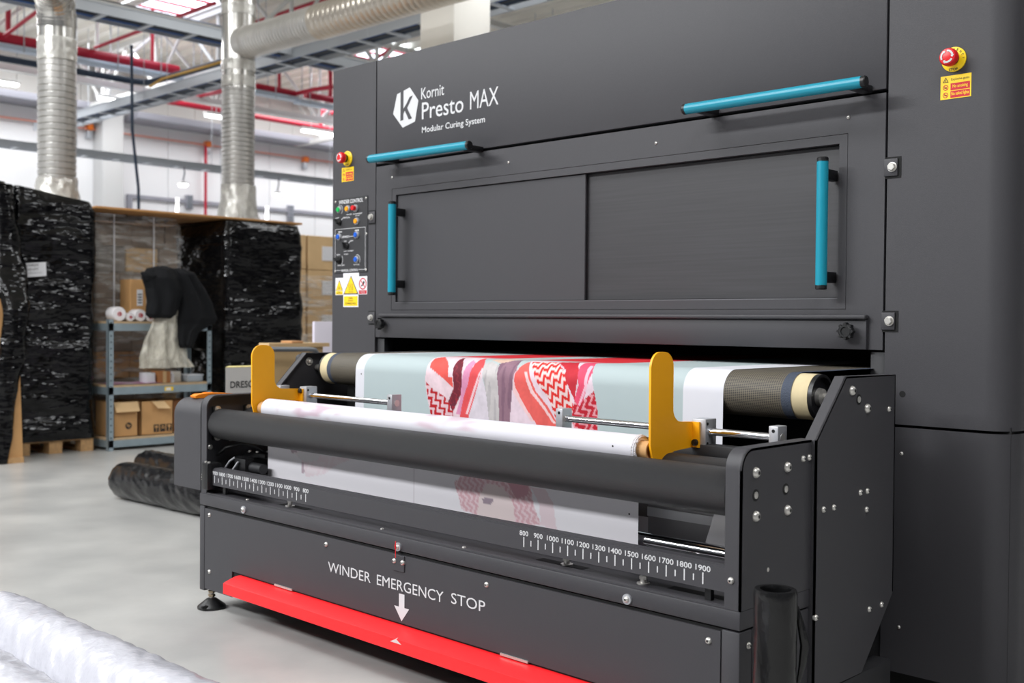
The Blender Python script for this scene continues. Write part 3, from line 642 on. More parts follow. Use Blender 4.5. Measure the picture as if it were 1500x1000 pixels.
# ---------------------------------------------------------------- curing machine
YM = .8984
def rounded_bay(x0, x1, y0, y1, r, n=12):
    p = [(x0, y0)]+[(x1-r+r*math.sin(math.pi/2*i/n), y0+r-r*math.cos(math.pi/2*i/n)) for i in range(n+1)]+[(x1, y1), (x0, y1)]
    return p
def build_machine():
    T = thing('curing_machine', 'large charcoal curing machine with teal handles and sliding window', 'machine', (0, YM, 0))
    # left cabinet with rounded outer corner
    b = B(); r = .02
    poly = [(-1.2555, YM), (-1.2555, 2.2), (-1.57, 2.2)]+[(-1.57+r-r*math.cos(math.pi/2*i/8), YM+r-r*math.sin(math.pi/2*i/8)) for i in range(9)]
    b.prism(poly, 'z', .05, 2.142); cab = b.out('left_cabinet', charcoal, T)
    B().box(-1.54, -1.28, YM+.05, 2.15, 0, .05).out('cabinet_plinth', blackin, T, smooth=False)
    # machine core: near-black colour in place of light falloff, with the slot the fabric comes out of
    b = B(); b.box(-1.2555, 1.0225, YM+.05, 2.2, 1.0, 2.13); b.box(-1.2555, 1.0225, 1.75, 2.2, .05, 1.0); b.box(-1.2555, 1.0225, YM+.06, 2.2, .05, .80)
    b.box(-1.2555, -1.215, YM+.02, 1.75, .8, 1.0); b.box(.99, 1.0225, YM+.02, 1.75, .8, 1.0); b.out('core_body', blackin, T, smooth=False)
    B().box(.975, 1.0205, YM+.012, YM+.06, .06, .962, .003).out('right_jamb', charcoal_dark, T)
    B().box(-1.252, -1.206, YM+.012, YM+.06, .06, .962, .003).out('left_jamb', charcoal_dark, T)
    B().box(-1.206, .975, YM+.03, YM+.06, .06, .80).out('lower_front', charcoal_dark, T, smooth=False)
    # doors
    B().box(-1.2505, 1.0165, YM, YM+.05, 1.7015, 2.142, .003).out('upper_door', charcoal, T)
    b = B(); b.ring((-1.2505, 1.0165, .967, 1.6905), (-1.1475, .9035, 1.0815, 1.5895), YM, YM+.05); door = b.out('lower_door', charcoal, T, smooth=False)
    fr = B().ring((-1.146, .902, 1.083, 1.588), (-1.1205, .8765, 1.1125, 1.5625), YM+.0005, YM+.03).out('window_frame', charcoal, T, smooth=False)
    B().box(-1.121, .877, YM+.0005, YM+.006, 1.1125, 1.1150).out('lower_track', M('worn_track', lin(110, 110, 114), .4, .4), fr, smooth=False)
    B().box(-1.1185, -.0930, YM+.009, YM+.018, 1.1155, 1.5605, .0015, 1).out('sliding_panel', charcoal, T, label='left sliding window panel')
    B().box(-.11, .8755, YM+.024, YM+.032, 1.1155, 1.5605, .0015, 1).out('sliding_panel', scuffed, T, label='scuffed right sliding window panel')
    B().box(-1.15, .905, YM+.033, YM+.049, 1.08, 1.59).out('window_backing', blackin, T, smooth=False)
    # lower strip with drip rail and knobs
    B().box(-1.2055, .973, YM-.012, YM+.001, .967, 1.052, .002).out('lower_strip', charcoal, T)
    B().box(-1.2035, .975, YM-.024, YM, 1.0525, 1.0665, .005, 3).out('drip_rail', charcoal, T)
    for x, z in ((-1.1803, 1.0244), (.9235, 1.0188)):
        k = B().lathe((x, YM-.012, z), (0, -1, 0), [(0, .011), (.012, .011), (.014, .021), (.030, .021), (.034, .017), (.034, .012), (.031, .011)], 24).out('knob', black, T)
        for i in range(8):
            a = 2*math.pi*i/8; B().cyl((x+.0205*math.cos(a), YM-.027, z+.0205*math.sin(a)), (x+.0205*math.cos(a), YM-.045, z+.0205*math.sin(a)), .0045, 8).out('grip_lobe', black, k)
    for x, z in ((-1.1454, 1.6367), (-.4644, 1.6350), (.2192, 1.6340), (.9042, 1.6344)): screw(SC_S, x, YM, z, T)
    # teal handles
    def handle(p0, p1, mounts, r=.0165):
        p0 = Vector(p0); p1 = Vector(p1); d = (p1-p0).normalized()
        h = B().cyl(p0+d*.008, p1-d*.008, r, 28).out('handle', teal, T, label='teal tubular handle')
        for p, s in ((p0, 1), (p1, -1)): B().lathe(p+d*s*.010, -d*s, [(0, r*1.005), (.010, r*1.005), (.013, r*.86)], 24).out('end_cap', black, h)
        for m in mounts:
            c = p0+(p1-p0)*m
            if abs(d.x) > .5: B().box(c.x-.016, c.x+.016, c.y+r*.6, YM+.002, c.z-.014, c.z+.008, .003).out('bracket', black, h)
            else: B().box(c.x-.010, c.x+.010, c.y+r*.6, YM+.016, c.z-.016, c.z+.016, .003).out('bracket', black, h)
    handle((-1.178, .80, 1.7055), (-.574, .80, 1.7000), (.10, .93))
    handle((.400, .80, 1.708), (1.003, .80, 1.7075), (.08, .93))
    handle((-1.080, .845, 1.1455), (-1.080, .845, 1.5255), (.115, .895))
    handle((.8560, .84, 1.141), (.8560, .84, 1.5155), (.09, .88))
    # right bay, two rounded covers
    B().prism(rounded_bay(1.0235, 1.372, YM, 2.2, .075), 'z', .7605, 2.142).out('upper_cover', charcoal, T)
    B().prism(rounded_bay(1.0235, 1.374, YM-.002, 2.2, .077), 'z', .066, .7525).out('lower_cover', charcoal, T)
    B().box(1.03, 1.36, YM+.03, 2.15, 0, .77).out('bay_plinth', blackin, T, smooth=False)
    B().lathe((1.077, YM+.0005, .8457), (0, -1, 0), [(0, .009), (.001, .009)], 16).out('screw_hole', blackin, T)
    screw(SC_S, 1.0776, YM-.002, .68, T); screw(SC_S, 1.0772, YM-.002, .194, T)
    # hinge blocks: a dark recess, a plate and a hex bolt
    for x, z in ((-1.276, 1.479), (-1.274, 1.050), (1.0405, 1.479), (1.0385, 1.049)):
        s = 1 if x > 0 else -1
        h = B().box(x-.0235, x+.0235, YM-.0012, YM, z-.031, z+.029).out('hinge_recess', blackin, T, smooth=False)
        B().box(x-.021-.004*s, x+.019-.004*s, YM-.006, YM-.001, z-.025, z+.024, .002).out('hinge_plate', charcoal, h); put('bolt', HX, h, (x, YM-.006, z))
    # emergency stop buttons
    for x, z, s in ((1.207, 1.752, 1.0), (-1.449, 1.745, 1.0)):
        e = B().lathe((x, YM, z), (0, -1, 0), [(0, .033), (.004, .033), (.005, .031)], 32).out('emergency_stop', yellow_plastic, T, label='yellow disc with red mushroom stop button')
        B().cyl((x, YM-.004, z), (x, YM-.028, z), .0165, 24).out('collar', yellow_plastic, e)
        B().cyl((x, YM-.012, z), (x, YM-.020, z), .018, 24).out('black_ring', black, e)  # black ring around the button stem
        B().lathe((x, YM-.026, z), (0, -1, 0), [(0, .016), (.002, .0235), (.016, .0235), (.021, .0205), (.023, .014), (.0235, 0)], 32).out('mushroom', red_plastic, e)
        a = B()
        for k in range(3):
            vs = []
            for i in range(9):
                t = math.radians(120*k+90-80*i/8); rr = .0150; w = .0024
                vs += [(x+(rr-w)*math.cos(t), YM-.0502, z+(rr-w)*math.sin(t)), (x+(rr+w)*math.cos(t), YM-.0494, z+(rr+w)*math.sin(t))]
            a.add(vs, [(2*i, 2*i+1, 2*i+3, 2*i+2) for i in range(8)])
            t = math.radians(120*k+10); t2 = math.radians(120*k-16)
            a.add([(x+.0102*math.cos(t), YM-.0506, z+.0102*math.sin(t)), (x+.0196*math.cos(t), YM-.0484, z+.0196*math.sin(t)), (x+.015*math.cos(t2), YM-.0502, z+.015*math.sin(t2))], [(0, 1, 2)])
        a.out('arrow_print', white_ink, e, smooth=False)
        l = B(); l.textxz('STOP', x-.012, x+.012, z-.0305, z-.0235, YM-.0056, .02)
        ang = [130, 108, 86, 64, 42, 20]
        for ch, g in zip('RGENCY', ang):
            t = math.radians(g-20); c = Vector((x+.0262*math.cos(t), YM-.0056, z+.0262*math.sin(t))); u = Vector((math.sin(t), 0, -math.cos(t))); v = Vector((math.cos(t), 0, math.sin(t)))
            l.text(ch, c-u*.0022-v*.003, u*.0044, v*.006, .01)
        l.out('lettering', black_ink, e, smooth=False)
    # explosive gases labels
    for x0, x1, z0, z1 in ((1.1712, 1.2535, 1.6478, 1.7105), (-1.4905, -1.4062, 1.646, 1.7075)):
        w = x1-x0; h = z1-z0; y = YM-.0008
        s = B().box(x0, x1, y, YM, z0, z1).out('warning_label', yellow, T, smooth=False, label='yellow label reading Explosive gases, No smoking, No naked lights')
        b = B()
        for q0, q1 in ((.36, .66), (.04, .33)): b.add([(x0+w*.33, y-.0003, z0+h*q0), (x0+w*.96, y-.0003, z0+h*q0), (x0+w*.96, y-.0003, z0+h*q1), (x0+w*.33, y-.0003, z0+h*q1)], [(0, 1, 2, 3)])
        b.out('red_field', red_ink, s, smooth=False)
        b = B(); b.textxz('Explosive gases', x0+w*.35, x0+w*.94, z0+h*.75, z0+h*.88, y-.0004)
        c = (x0+w*.17, z0+h*.82); q = .095*w
        b.add([(c[0]-q, y-.0004, c[1]-q*.8), (c[0]+q, y-.0004, c[1]-q*.8), (c[0], y-.0004, c[1]+q), (c[0]-q*.66, y-.0005, c[1]-q*.6), (c[0]+q*.66, y-.0005, c[1]-q*.6), (c[0], y-.0005, c[1]+q*.62)], [(0, 1, 4, 3), (1, 2, 5, 4), (2, 0, 3, 5)])
        b.add([(c[0]-q*.2, y-.0004, c[1]-q*.4), (c[0]+q*.2, y-.0004, c[1]-q*.4), (c[0], y-.0004, c[1]+q*.2)], [(0, 1, 2)])
        for zc in (.5, .18): b.box(x0+w*.13, x0+w*.21, y-.0004, y-.0002, z0+h*zc-.002, z0+h*zc+.001)
        b.out('black_print', black_ink, s, smooth=False)
        b = B(); b.textxz('No smoking', x0+w*.40, x0+w*.89, z0+h*.42, z0+h*.60, y-.0006, .015); b.textxz('No naked lights', x0+w*.36, x0+w*.93, z0+h*.10, z0+h*.28, y-.0006, .015); b.out('yellow_print', yellow, s, smooth=False)
        b = B()
        for zc in (.5, .18):
            cx, cz = x0+w*.17, z0+h*zc; ro, ri = .09*w, .068*w; n = 24
            vs = [(cx+rr*math.cos(6.2832*i/n), y-.0005, cz+rr*math.sin(6.2832*i/n)) for rr in (ro, ri) for i in range(n)]
            b.add(vs, [(i, (i+1) % n, n+(i+1) % n, n+i) for i in range(n)])
            k = ri*.72; b.add([(cx-k-.0006, y-.0006, cz+k-.0006), (cx-k+.0006, y-.0006, cz+k+.0006), (cx+k+.0006, y-.0006, cz-k+.0006), (cx+k-.0006, y-.0006, cz-k-.0006)], [(0, 1, 2, 3)])
        b.out('red_rings', red_ink, s, smooth=False)
    # brand lettering
    y = YM-.0006; b = B()
    hx = [(-1.0351, 1.9969), (-.9812, 1.9365), (-1.0016, 1.853), (-1.079, 1.837), (-1.1413, 1.9011), (-1.1155, 1.98)]
    b.add([(p[0], y, p[1]) for p in hx], [tuple(range(6))]); lg = b.out('hexagon_logo', white_ink, T, smooth=False)
    P = lambda zx, zy: (-1.1413+(zx-530)/185*.1601, 1.9969-(zy-240)/297*.16)   # logo sheet units
    b = B()
    # shear of the logo drawing is taken out by hand: upper slot, stem, two arms of the K
    for poly in ([(-1.0935, 1.992), (-1.0745, 1.995), (-1.0745, 1.868), (-1.0935, 1.866)],
                 [(-1.0745, 1.915), (-1.058, 1.930), (-1.0355, 1.958), (-1.015, 1.962), (-1.0505, 1.914), (-1.0195, 1.868), (-1.041, 1.866), (-1.0655, 1.905), (-1.0745, 1.893)]):
        b.add([(p[0], y-.0005, p[1]) for p in poly], [tuple(range(len(poly)))])
    b.out('logo_letter', charcoal, lg, smooth=False)
    B().textxz('Kornit', -.9640, -.8260, 1.9375, 1.9835, y, .004).out('brand_lettering', white_ink, T, smooth=False)
    B().textxz('Presto', -.9590, -.7130, 1.8555, 1.9235, y, .004).out('brand_lettering', white_ink, T, smooth=False)
    B().textxz('MAX', -.6760, -.5200, 1.8600, 1.9285, y).out('brand_lettering', white_ink, T, smooth=False)
    B().textxz('Modular Curing System', -.9580, -.5920, 1.7935, 1.8255, y, .012).out('brand_lettering', white_ink, T, smooth=False)
    # winder control panel
    y = YM-.003
    cp = B().box(-1.5430, -1.3050, y, YM, 1.2450, 1.5745, .0012, 1).out('control_panel', charcoal_dark, T)
    for x, z in ((-1.532, 1.561), (-1.315, 1.563), (-1.534, 1.41), (-1.311, 1.41), (-1.533, 1.2535), (-1.313, 1.2555)): screw(SC_S, x, y, z, cp)
    b = B(); b.textxz('WINDER CONTROL', -1.5080, -1.3360, 1.5490, 1.5660, y-.0003, .02)
    for tx, x0, x1, z0, z1 in (('PAUSE', -1.452, -1.415, 1.4975, 1.5035), ('ALARM RESET', -1.407, -1.341, 1.4970, 1.5035), ('MANUAL', -1.475, -1.427, 1.4845, 1.4915), ('JOG', -1.390, -1.360, 1.4880, 1.4945),
                               ('OFF', -1.532, -1.510, 1.4860, 1.4920), ('ALIGNMENT', -1.492, -1.430, 1.3990, 1.4090), ('OFF', -1.470, -1.452, 1.3810, 1.3870), ('ON', -1.425, -1.405, 1.3815, 1.3880),
                               ('AUTO ALIGNMENT', -1.470, -1.400, 1.3380, 1.3440), ('REV', -1.522, -1.495, 1.3235, 1.3295), ('FWD', -1.468, -1.440, 1.3240, 1.3300), ('DIRECTION', -1.515, -1.465, 1.2770, 1.2830), ('ROTATE', -1.400, -1.358, 1.2770, 1.2830), ('MANUAL CONTROL', -1.486, -1.368, 1.2510, 1.2620)):
        b.textxz(tx, x0, x1, z0, z1, y-.0003, .02)
    for x0, x1, z in ((-1.512, -1.485, 1.4270), (-1.392, -1.362, 1.4285)):
        s = 1 if x0 > -1.45 else -1; xa, xb = (x0, x1) if s > 0 else (x1, x0)
        b.add([(xa, y-.0003, z-.0022), (xa, y-.0003, z+.0022), (xb-s*.008, y-.0003, z+.0022), (xb-s*.008, y-.0003, z+.005), (xb, y-.0003, z), (xb-s*.008, y-.0003, z-.005), (xb-s*.008, y-.0003, z-.0022)], [tuple(range(7))])
    def frame(x0, x1, z0, z1, w, gap):
        b.box(x0, x1, y-.0003, y-.0001, z1-w, z1); b.box(x0, x0+w, y-.0003, y-.0001, z0, z1); b.box(x1-w, x1, y-.0003, y-.0001, z0, z1)
        b.box(x0, gap[0], y-.0003, y-.0001, z0, z0+w); b.box(gap[1], x1, y-.0003, y-.0001, z0, z0+w)
    frame(-1.5340, -1.3190, 1.2570, 1.4400, .0018, (-1.488, -1.366))
    def seg(xa, za, xb, zb, w=.0012):
        d = Vector((xb-xa, 0, zb-za)).normalized(); n = Vector((-d.z, 0, d.x))*w; A = Vector((xa, y-.0003, za)); C_ = Vector((xb, y-.0003, zb)); b.add([A-n, A+n, C_+n, C_-n], [(0, 1, 2, 3)])
    seg(-1.492, 1.478, -1.476, 1.488); seg(-1.440, 1.372, -1.424, 1.384); seg(-1.505, 1.540, -1.505, 1.548); seg(-1.46, 1.404, -1.492, 1.404); seg(-1.430, 1.404, -1.398, 1.404)
    def arcp(cx, cz, r, a0, a1):
        n = 10; vs = []
        for i in range(n+1):
            t = math.radians(a0+(a1-a0)*i/n); vs += [(cx+(r-.001)*math.cos(t), y-.0003, cz+(r-.001)*math.sin(t)), (cx+(r+.001)*math.cos(t), y-.0003, cz+(r+.001)*math.sin(t))]
        b.add(vs, [(2*i, 2*i+1, 2*i+3, 2*i+2) for i in range(n)])
    arcp(-1.501, 1.525, .0205, -60, 80); arcp(-1.3755, 1.3016, .0205, -40, 110); arcp(-1.501, 1.3029, .024, -50, 50); arcp(-1.503, 1.4716, .02, 100, 180)
    b.out('panel_lettering', white_ink, cp, smooth=False)
    cols = {'g': M('green_button', lin(20, 176, 84), .3), 'o': M('orange_button', lin(244, 160, 20), .3), 'r': red_plastic, 'b': M('blue_button', lin(26, 92, 200), .3)}
    for x, z, c in ((-1.501, 1.525, 'g'), (-1.440, 1.5247, 'o'), (-1.385, 1.524, 'r'), (-1.3765, 1.4673, 'o'), (-1.502, 1.4053, 'b'), (-1.3765, 1.4081, 'b'), (-1.3755, 1.3016, 'b')):
        k = B(); k.lathe((x, y, z), (0, -1, 0), [(0, .0155), (.006, .0155), (.009, .0135), (.009, .011)], 24); k.mi = 1
        h = .022 if c == 'r' else .0125
        k.lathe((x, y-.004, z), (0, -1, 0), [(0, .011), (h-.005, .011), (h-.003, .0095), (h-.003, 0)], 24)
        k.out('push_button', [satin, cols[c]], cp)
    for x, z, a in ((-1.503, 1.4716, 140), (-1.4485, 1.3638, 110), (-1.505, 1.3029, 150)):
        k = B(); k.lathe((x, y, z), (0, -1, 0), [(0, .0155), (.006, .0155), (.009, .013), (.012, .012)], 24)
        t = math.radians(a); u = Vector((math.cos(t), 0, math.sin(t))); v = Vector((-u.z, 0, u.x)); c = Vector((x, y-.010, z)); w = Vector((0, -.014, 0))
        q = [c-u*.013-v*.004, c+u*.015-v*.003, c+u*.015+v*.003, c-u*.013+v*.004]
        k.add(q+[p+w for p in q], [(0, 1, 2, 3), (4, 5, 6, 7), (0, 1, 5, 4), (1, 2, 6, 5), (2, 3, 7, 6), (3, 0, 4, 7)]); k.out('selector_switch', black, cp)
    # hot surface stickers
    y = YM-.0006
    st = B().box(-1.4768, -1.3654, y, YM, 1.150, 1.248).box(-1.4760, -1.3688, y, YM, 1.0955, 1.152).box(-1.5335, -1.4767, y, YM, 1.1490, 1.2245).box(-1.3670, -1.3082, y, YM, 1.1500, 1.2285).out('hazard_stickers', sticker, T, smooth=False, label='white stickers with yellow hazard triangles')
    yb = B(); kb = B(); rb = B()
    def tri(bb, cx, z0, z1, hw, yy): bb.add([(cx-hw, yy, z0), (cx+hw, yy, z0), (cx, yy, z1)], [(0, 1, 2)])
    tri(kb, -1.4211, 1.1530, 1.2330, .0515, y-.0004); tri(yb, -1.4211, 1.1560, 1.2270, .0455, y-.0008)
    tri(kb, -1.5050, 1.1690, 1.2160, .0260, y-.0004); tri(yb, -1.5050, 1.1705, 1.2120, .0225, y-.0008)
    yb.box(-1.4710, -1.3738, y-.0006, y, 1.1005, 1.1430); yb.box(-1.5300, -1.4800, y-.0006, y, 1.1515, 1.1670)
    for i, tx in enumerate(('UWAGA', 'GORĄCA', 'POWIERZCHNIA')): w = (.03, .036, .075)[i]; kb.textxz(tx, -1.4222-w/2, -1.4222+w/2, 1.1300-i*.0115, 1.1385-i*.0115, y-.0009, .01)
    kb.textxz('HIGH', -1.515, -1.495, 1.1600, 1.1650, y-.0009); kb.textxz('TEMPERATURE', -1.525, -1.485, 1.1535, 1.1580, y-.0009)
    for k in range(3):
        x = -1.4331+k*.012; zz = [1.168+i*.005 for i in range(7)]; vs = []
        for i, z in enumerate(zz): o = .0025*math.sin(i*1.1); vs += [(x+o-.0013, y-.0010, z), (x+o+.0013, y-.0010, z)]
        kb.add(vs, [(2*i, 2*i+1, 2*i+3, 2*i+2) for i in range(6)])
    kb.box(-1.4361, -1.4061, y-.0010, y-.0008, 1.1600, 1.1625)
    for i in range(3): tri(kb, -1.5110+i*.006, 1.1760, 1.1900, .0016, y-.0010)
    cx, cz = -1.3376, 1.1960; n = 28
    rb.add([(cx+rr*math.cos(6.2832*i/n), y-.0005, cz+rr*math.sin(6.2832*i/n)) for rr in (.0255, .0205) for i in range(n)], [(i, (i+1) % n, n+(i+1) % n, n+i) for i in range(n)])
    k = .0155; rb.add([(cx-k-.0016, y-.0008, cz+k-.0016), (cx-k+.0016, y-.0008, cz+k+.0016), (cx+k+.0016, y-.0008, cz-k+.0016), (cx+k-.0016, y-.0008, cz-k-.0016)], [(0, 1, 2, 3)])
    rb.box(-1.3635, -1.3117, y-.0005, y, 1.1525, 1.1680)
    kb.add([(cx+p*.0145, y-.0006, cz+q*.0145) for p, q in ((-.9, -.5), (-.2, -.1), (.1, .6), (.5, .9), (.9, .5), (.55, -.1), (.1, -.4), (-.5, -.9))], [tuple(range(8))])
    yb.out('yellow_print', yellow, st, smooth=False); kb.out('black_print', black_ink, st, smooth=False); rb.out('red_print', red_ink, st, smooth=False)
    B().textxz('DO NOT', -1.355, -1.320, 1.1610, 1.1665, y-.0008).textxz('TOUCH', -1.352, -1.323, 1.1540, 1.1595, y-.0008).out('white_lettering', white_ink, st, smooth=False)
build_machine()
# ---------------------------------------------------------------- fabric winder in front of the machine
def flanged_plate(name, xo, sgn, prof, fl, T, mat=charcoal, th=.005, loop=False):
    """sheet-metal side: YZ outline prof at X=xo, rim of width fl folded inward along the open polyline prof[:k]"""
    b = B(); poly = prof if not isinstance(prof, tuple) else prof[0]+prof[1]; edge = prof if not isinstance(prof, tuple) else prof[0]
    b.prism(poly, 'x', xo, xo-sgn*th)
    # rim strip with thickness
    inn = []
    for i, p in enumerate(edge):
        a = Vector(edge[max(i-1, 0)]); c = Vector(edge[min(i+1, len(edge)-1)]); d = (c-a).normalized(); inn.append((p[0]+d.y*th, p[1]-d.x*th))
    n = len(edge); x1 = xo-sgn*fl
    vs = [(x, *p) for x in (xo, x1) for q in (edge, inn) for p in q]; fs = []
    for i in range(n-1):
        fs += [(i, i+1, 2*n+i+1, 2*n+i), (n+i, 3*n+i, 3*n+i+1, n+i+1), (2*n+i, 2*n+i+1, 3*n+i+1, 3*n+i), (i, n+i, n+i+1, i+1)]
    fs += [(0, 2*n, 3*n, n), (n-1, 2*n-1, 4*n-1, 3*n-1)]
    b.add(vs, fs); return b.out(name, mat, T, angle=30)
AX1, AX2, AZ, RR = .057, .188, .661, .0545     # winding rollers
def build_winder():
    T = thing('fabric_winder', 'charcoal fabric winder with scale bar and red emergency stop bar', 'machine', (0, .15, 0))
    # small front side plates
    r = .045
    up = [(0, .413), (0, .765-r)]+[(r-r*math.cos(math.pi/2*i/10), .765-r+r*math.sin(math.pi/2*i/10)) for i in range(1, 11)]+[(.325, .765)]
    for s in (1, -1):
        flanged_plate('side_plate', 1.127*s, s, (up, [(.325, .413)]), .041, T)
    # tall rear side plates
    big = [(.302, .163), (.302, .765), (.445, .911), (.717, .908), (.719, .336), (.547, .160)]
    for s in (1, -1): flanged_plate('rear_plate', 1.140*s, s, (big[:5], big[5:]), .031, T)
    # fasteners on the right side
    for y, z in ((.0562, .711), (.0583, .6143), (.1905, .711), (.193, .6120)): screw(SC_L, 1.127, y, z, T, True)
    for y, z in ((.0573, .661), (.1857, .661)):
        h = B().cyl((1.1272, y, z), (1.1276, y, z), .0135, 24).out('axle_hole', blackin, T); B().lathe((1.1276, y, z), (1, 0, 0), [(0, .008), (.0015, .008), (.002, .006)], 16).out('axle_end', steel, h)
    for y, z in ((.262, .7242), (.2905, .7250)): screw(SC_M, 1.127, y, z, T, True)
    B().cyl((1.1272, .1128, .4877), (1.1276, .1128, .4877), .005, 12).out('small_hole', steel, T)
    for y, z in ((.4745, .8754), (.5562, .8273)): screw(SC_L, 1.140, y, z, T, True)
    h = B().cyl((1.1402, .5113, .8518), (1.1406, .5113, .8518), .0135, 24).out('axle_hole', blackin, T); B().lathe((1.1406, .5113, .8518), (1, 0, 0), [(0, .008), (.0015, .008), (.002, .006)], 16).out('axle_end', steel, h)
    for y, z in ((.6794, .8192), (.5256, .6184), (.5627, .6179), (.5604, .5714), (.3382, .5978), (.3885, .5968), (.5833, .314), (.6525, .3137), (.2875+.02, .345)): screw(SC_M, 1.140, y, z, T, True)
    # base: folded band, panels, posts
    B().box(-1.13, 1.1275, -.0015, .30, .3705, .4125, .003).out('top_band', charcoal, T)
    z0 = .0626
    # front panel with the cut-out for the stop bar
    B().prism([(-1.0960, .0720), (-.9150, .0720), (-.9150, .1625), (.9150, .1625), (.9150, .0720), (1.0775, .0720), (1.0775, .3605), (-1.0960, .3605)], 'y', .0, .006).out('front_panel', charcoal, T, smooth=False)
    B().box(-1.13, -1.0985, -.001, .03, .0626, .3665, .003).out('corner_post', charcoal, T)
    B().box(1.0800, 1.1270, -.001, .05, .0626, .3665, .004).out('corner_post', charcoal, T)
    B().box(-1.128, 1.1200, .03, .30, .0626, .3665).out('base_body', charcoal_dark, T, smooth=False)
    B().box(-1.09, 1.085, .0065, .03, .075, .3665).out('panel_backing', blackin, T, smooth=False)
    B().box(1.118, 1.1265, .052, .298, .0626, .3665, .002).out('side_panel', charcoal, T)
    B().box(1.09, 1.1385, .303, .716, .055, .158, .003).out('rear_foot_rail', charcoal_dark, T); B().box(-1.1385, -1.09, .303, .716, .055, .158, .003).out('rear_foot_rail', charcoal_dark, T)
    screw(SC_M, 1.1265, .035, .333, T, True)
    for x, z in ((-1.0638, .3398), (-1.0626, .137), (-.3693, .338), (.3448, .3363), (1.047, .334)): screw(SC_M, x, 0, z, T)
    for x, z in ((-.8372, .388), (.8204, .3853), (-.018, .3835)):
        w = screw(SC_M, x, -.006, z, T); B().lathe((x, -.0015, z), (0, -1, 0), [(0, .0125), (.005, .0125)], 24).out('washer', satin, w)
    p = B().box(-.041, .0085, -.0035, 0, .312, .359, .001, 1).out('latch_plate', charcoal, T); screw(SC_M, -.0345, -.0035, .3405, p); screw(SC_M, .0025, -.0035, .3405, p)
    B().box(-.0195, -.0165, -.014, -.0125, .353, .402, .001, 1).tube([(-.018, -.013, .394), (-.0205, -.013, .388), (-.018, -.013, .378)], .0018, 8).out('red_tag', red_plastic, T, label='small red cable tag')
    for x, nm in ((1.0715, 0), (-1.108, 0)): screw(SC_M, 1.103 if x > 0 else x, -.0002, .4775, T)
    for tx, x0, x1, z0, z1 in (('WINDER', -.3590, -.1480, .2550, .2855), ('EMERGENCY', -.1180, .1745, .2555, .2865), ('STOP', .2060, .3400, .2605, .2905)): B().textxz(tx, x0, x1, z0, z1, -.0005).out('panel_lettering', white_ink, T, smooth=False)
    B().add([(x, -.0005, z) for x, z in ((-.0165, .2481), (.0080, .2481), (.0080, .2095), (.0290, .2095), (-.0042, .1690), (-.0375, .2095), (-.0165, .2095))], [tuple(range(7))]).out('arrow_print', white_ink, T, smooth=False)
    # red emergency bar
    q = [(-.0625, .1045), (-.0625, .1395), (-.056, .1425), (-.006, .1565), (.02, .1565), (.02, .1045)]
    b = B(); b.prism(q, 'x', -.868, .868)
    qi = [(-.050, .1065), (-.050, .134), (-.045, .137), (-.006, .150), (.02, .150), (.02, .1065)]
    n = 6; vs = [(-.868, *p) for p in q]+[(-.888, *p) for p in qi]; b.add(vs, [(i, (i+1) % n, n+(i+1) % n, n+i) for i in range(n)]+[tuple(range(n, 2*n))])
    vs = [(.868, *p) for p in q]+[(.888, *p) for p in qi]; b.add(vs, [(i, (i+1) % n, n+(i+1) % n, n+i) for i in range(n)]+[tuple(range(n, 2*n))])
    rb = b.out('stop_bar', red_paint, T, label='red emergency stop bar')
    B().add([(.020, -.0632, .129), (.070, -.0632, .129), (.046, -.0545, .1437), (.0435, -.0632, .1400), (.0480, -.0632, .1400)], [(0, 1, 4, 3), (3, 4, 2)]).out('triangle_mark', M('grey_mark', lin(214, 190, 190), .5), rb, smooth=False)
    for x in (-.6, .45): B().box(x-.05, x+.05, -.004, .03, .160, .166).out('bar_bracket', steel, rb, smooth=False)
    # levelling feet
    for x in (-1.085, 1.085):
        for y in (.022, .27):
            f = B().lathe((x, y, 0), (0, 0, 1), [(0, .050), (.008, .050), (.012, .046), (.034, .018), (.036, .012)], 28).out('levelling_foot', black, T)
            B().cyl((x, y, .03), (x, y, .075), .0075, 12).out('threaded_stem', steel, f)
            for z in (.040, .054): B().lathe((x, y, z), (0, 0, 1), [(0, .011), (.002, .0135), (.008, .0135), (.010, .011)], 6).out('hex_nut', M('brass_nut', lin(180, 164, 140), .3, .9), f)
            B().box(x+.016, x+.03, y-.055, y-.03, .008, .018, .002).out('foot_tab', black, f) if y < .1 else None
    # scale bar between the plates
    b = B(); b.prism([(0, .4490), (0, .5020), (.0015, .5025), (.0015, .5045), (.004, .5050), (.004, .5070), (.0065, .5075), (.0065, .5095), (.034, .5095), (.036, .4490)], 'x', -1.045, 1.086); sb = b.out('scale_bar', charcoal, T, smooth=False)
    bt = mk_mesh(B().add([(-.0016, -.0004, .4575), (.0016, -.0004, .4575), (.0016, -.0004, .4835), (-.0016, -.0004, .4835)], [(0, 1, 2, 3)]), white_ink, 'long_tick'); st = mk_mesh(B().add([(-.0016, -.0004, .4625), (.0016, -.0004, .4625), (.0016, -.0004, .4770), (-.0016, -.0004, .4770)], [(0, 1, 2, 3)]), white_ink, 'short_tick')
    for s in (-1, 1):
        for m in range(800, 1901, 50):
            x = s*(m/2000+.08); big_ = m % 100 == 0
            put('scale_tick', bt if big_ else st, sb, (x, 0, 0))
            if big_: w = .0305 if m < 1000 else .0400; B().textxz(str(m), x-w/2, x+w/2, .4865, .4995, -.0004, .012).out('scale_number', white_ink, sb, smooth=False)
    e = B().box(-1.0860, -1.0460, -.020, .035, .4330, .5260, .003).out('end_block', black, T); B().box(-1.064, -1.044, -.004, .02, .445, .52).out('inner_cap', black, e)
    for x in (-1.08, -1.06): B().cyl((x, -.005, .526), (x, -.005, .531), .005, 10).out('block_screw', steel, e)
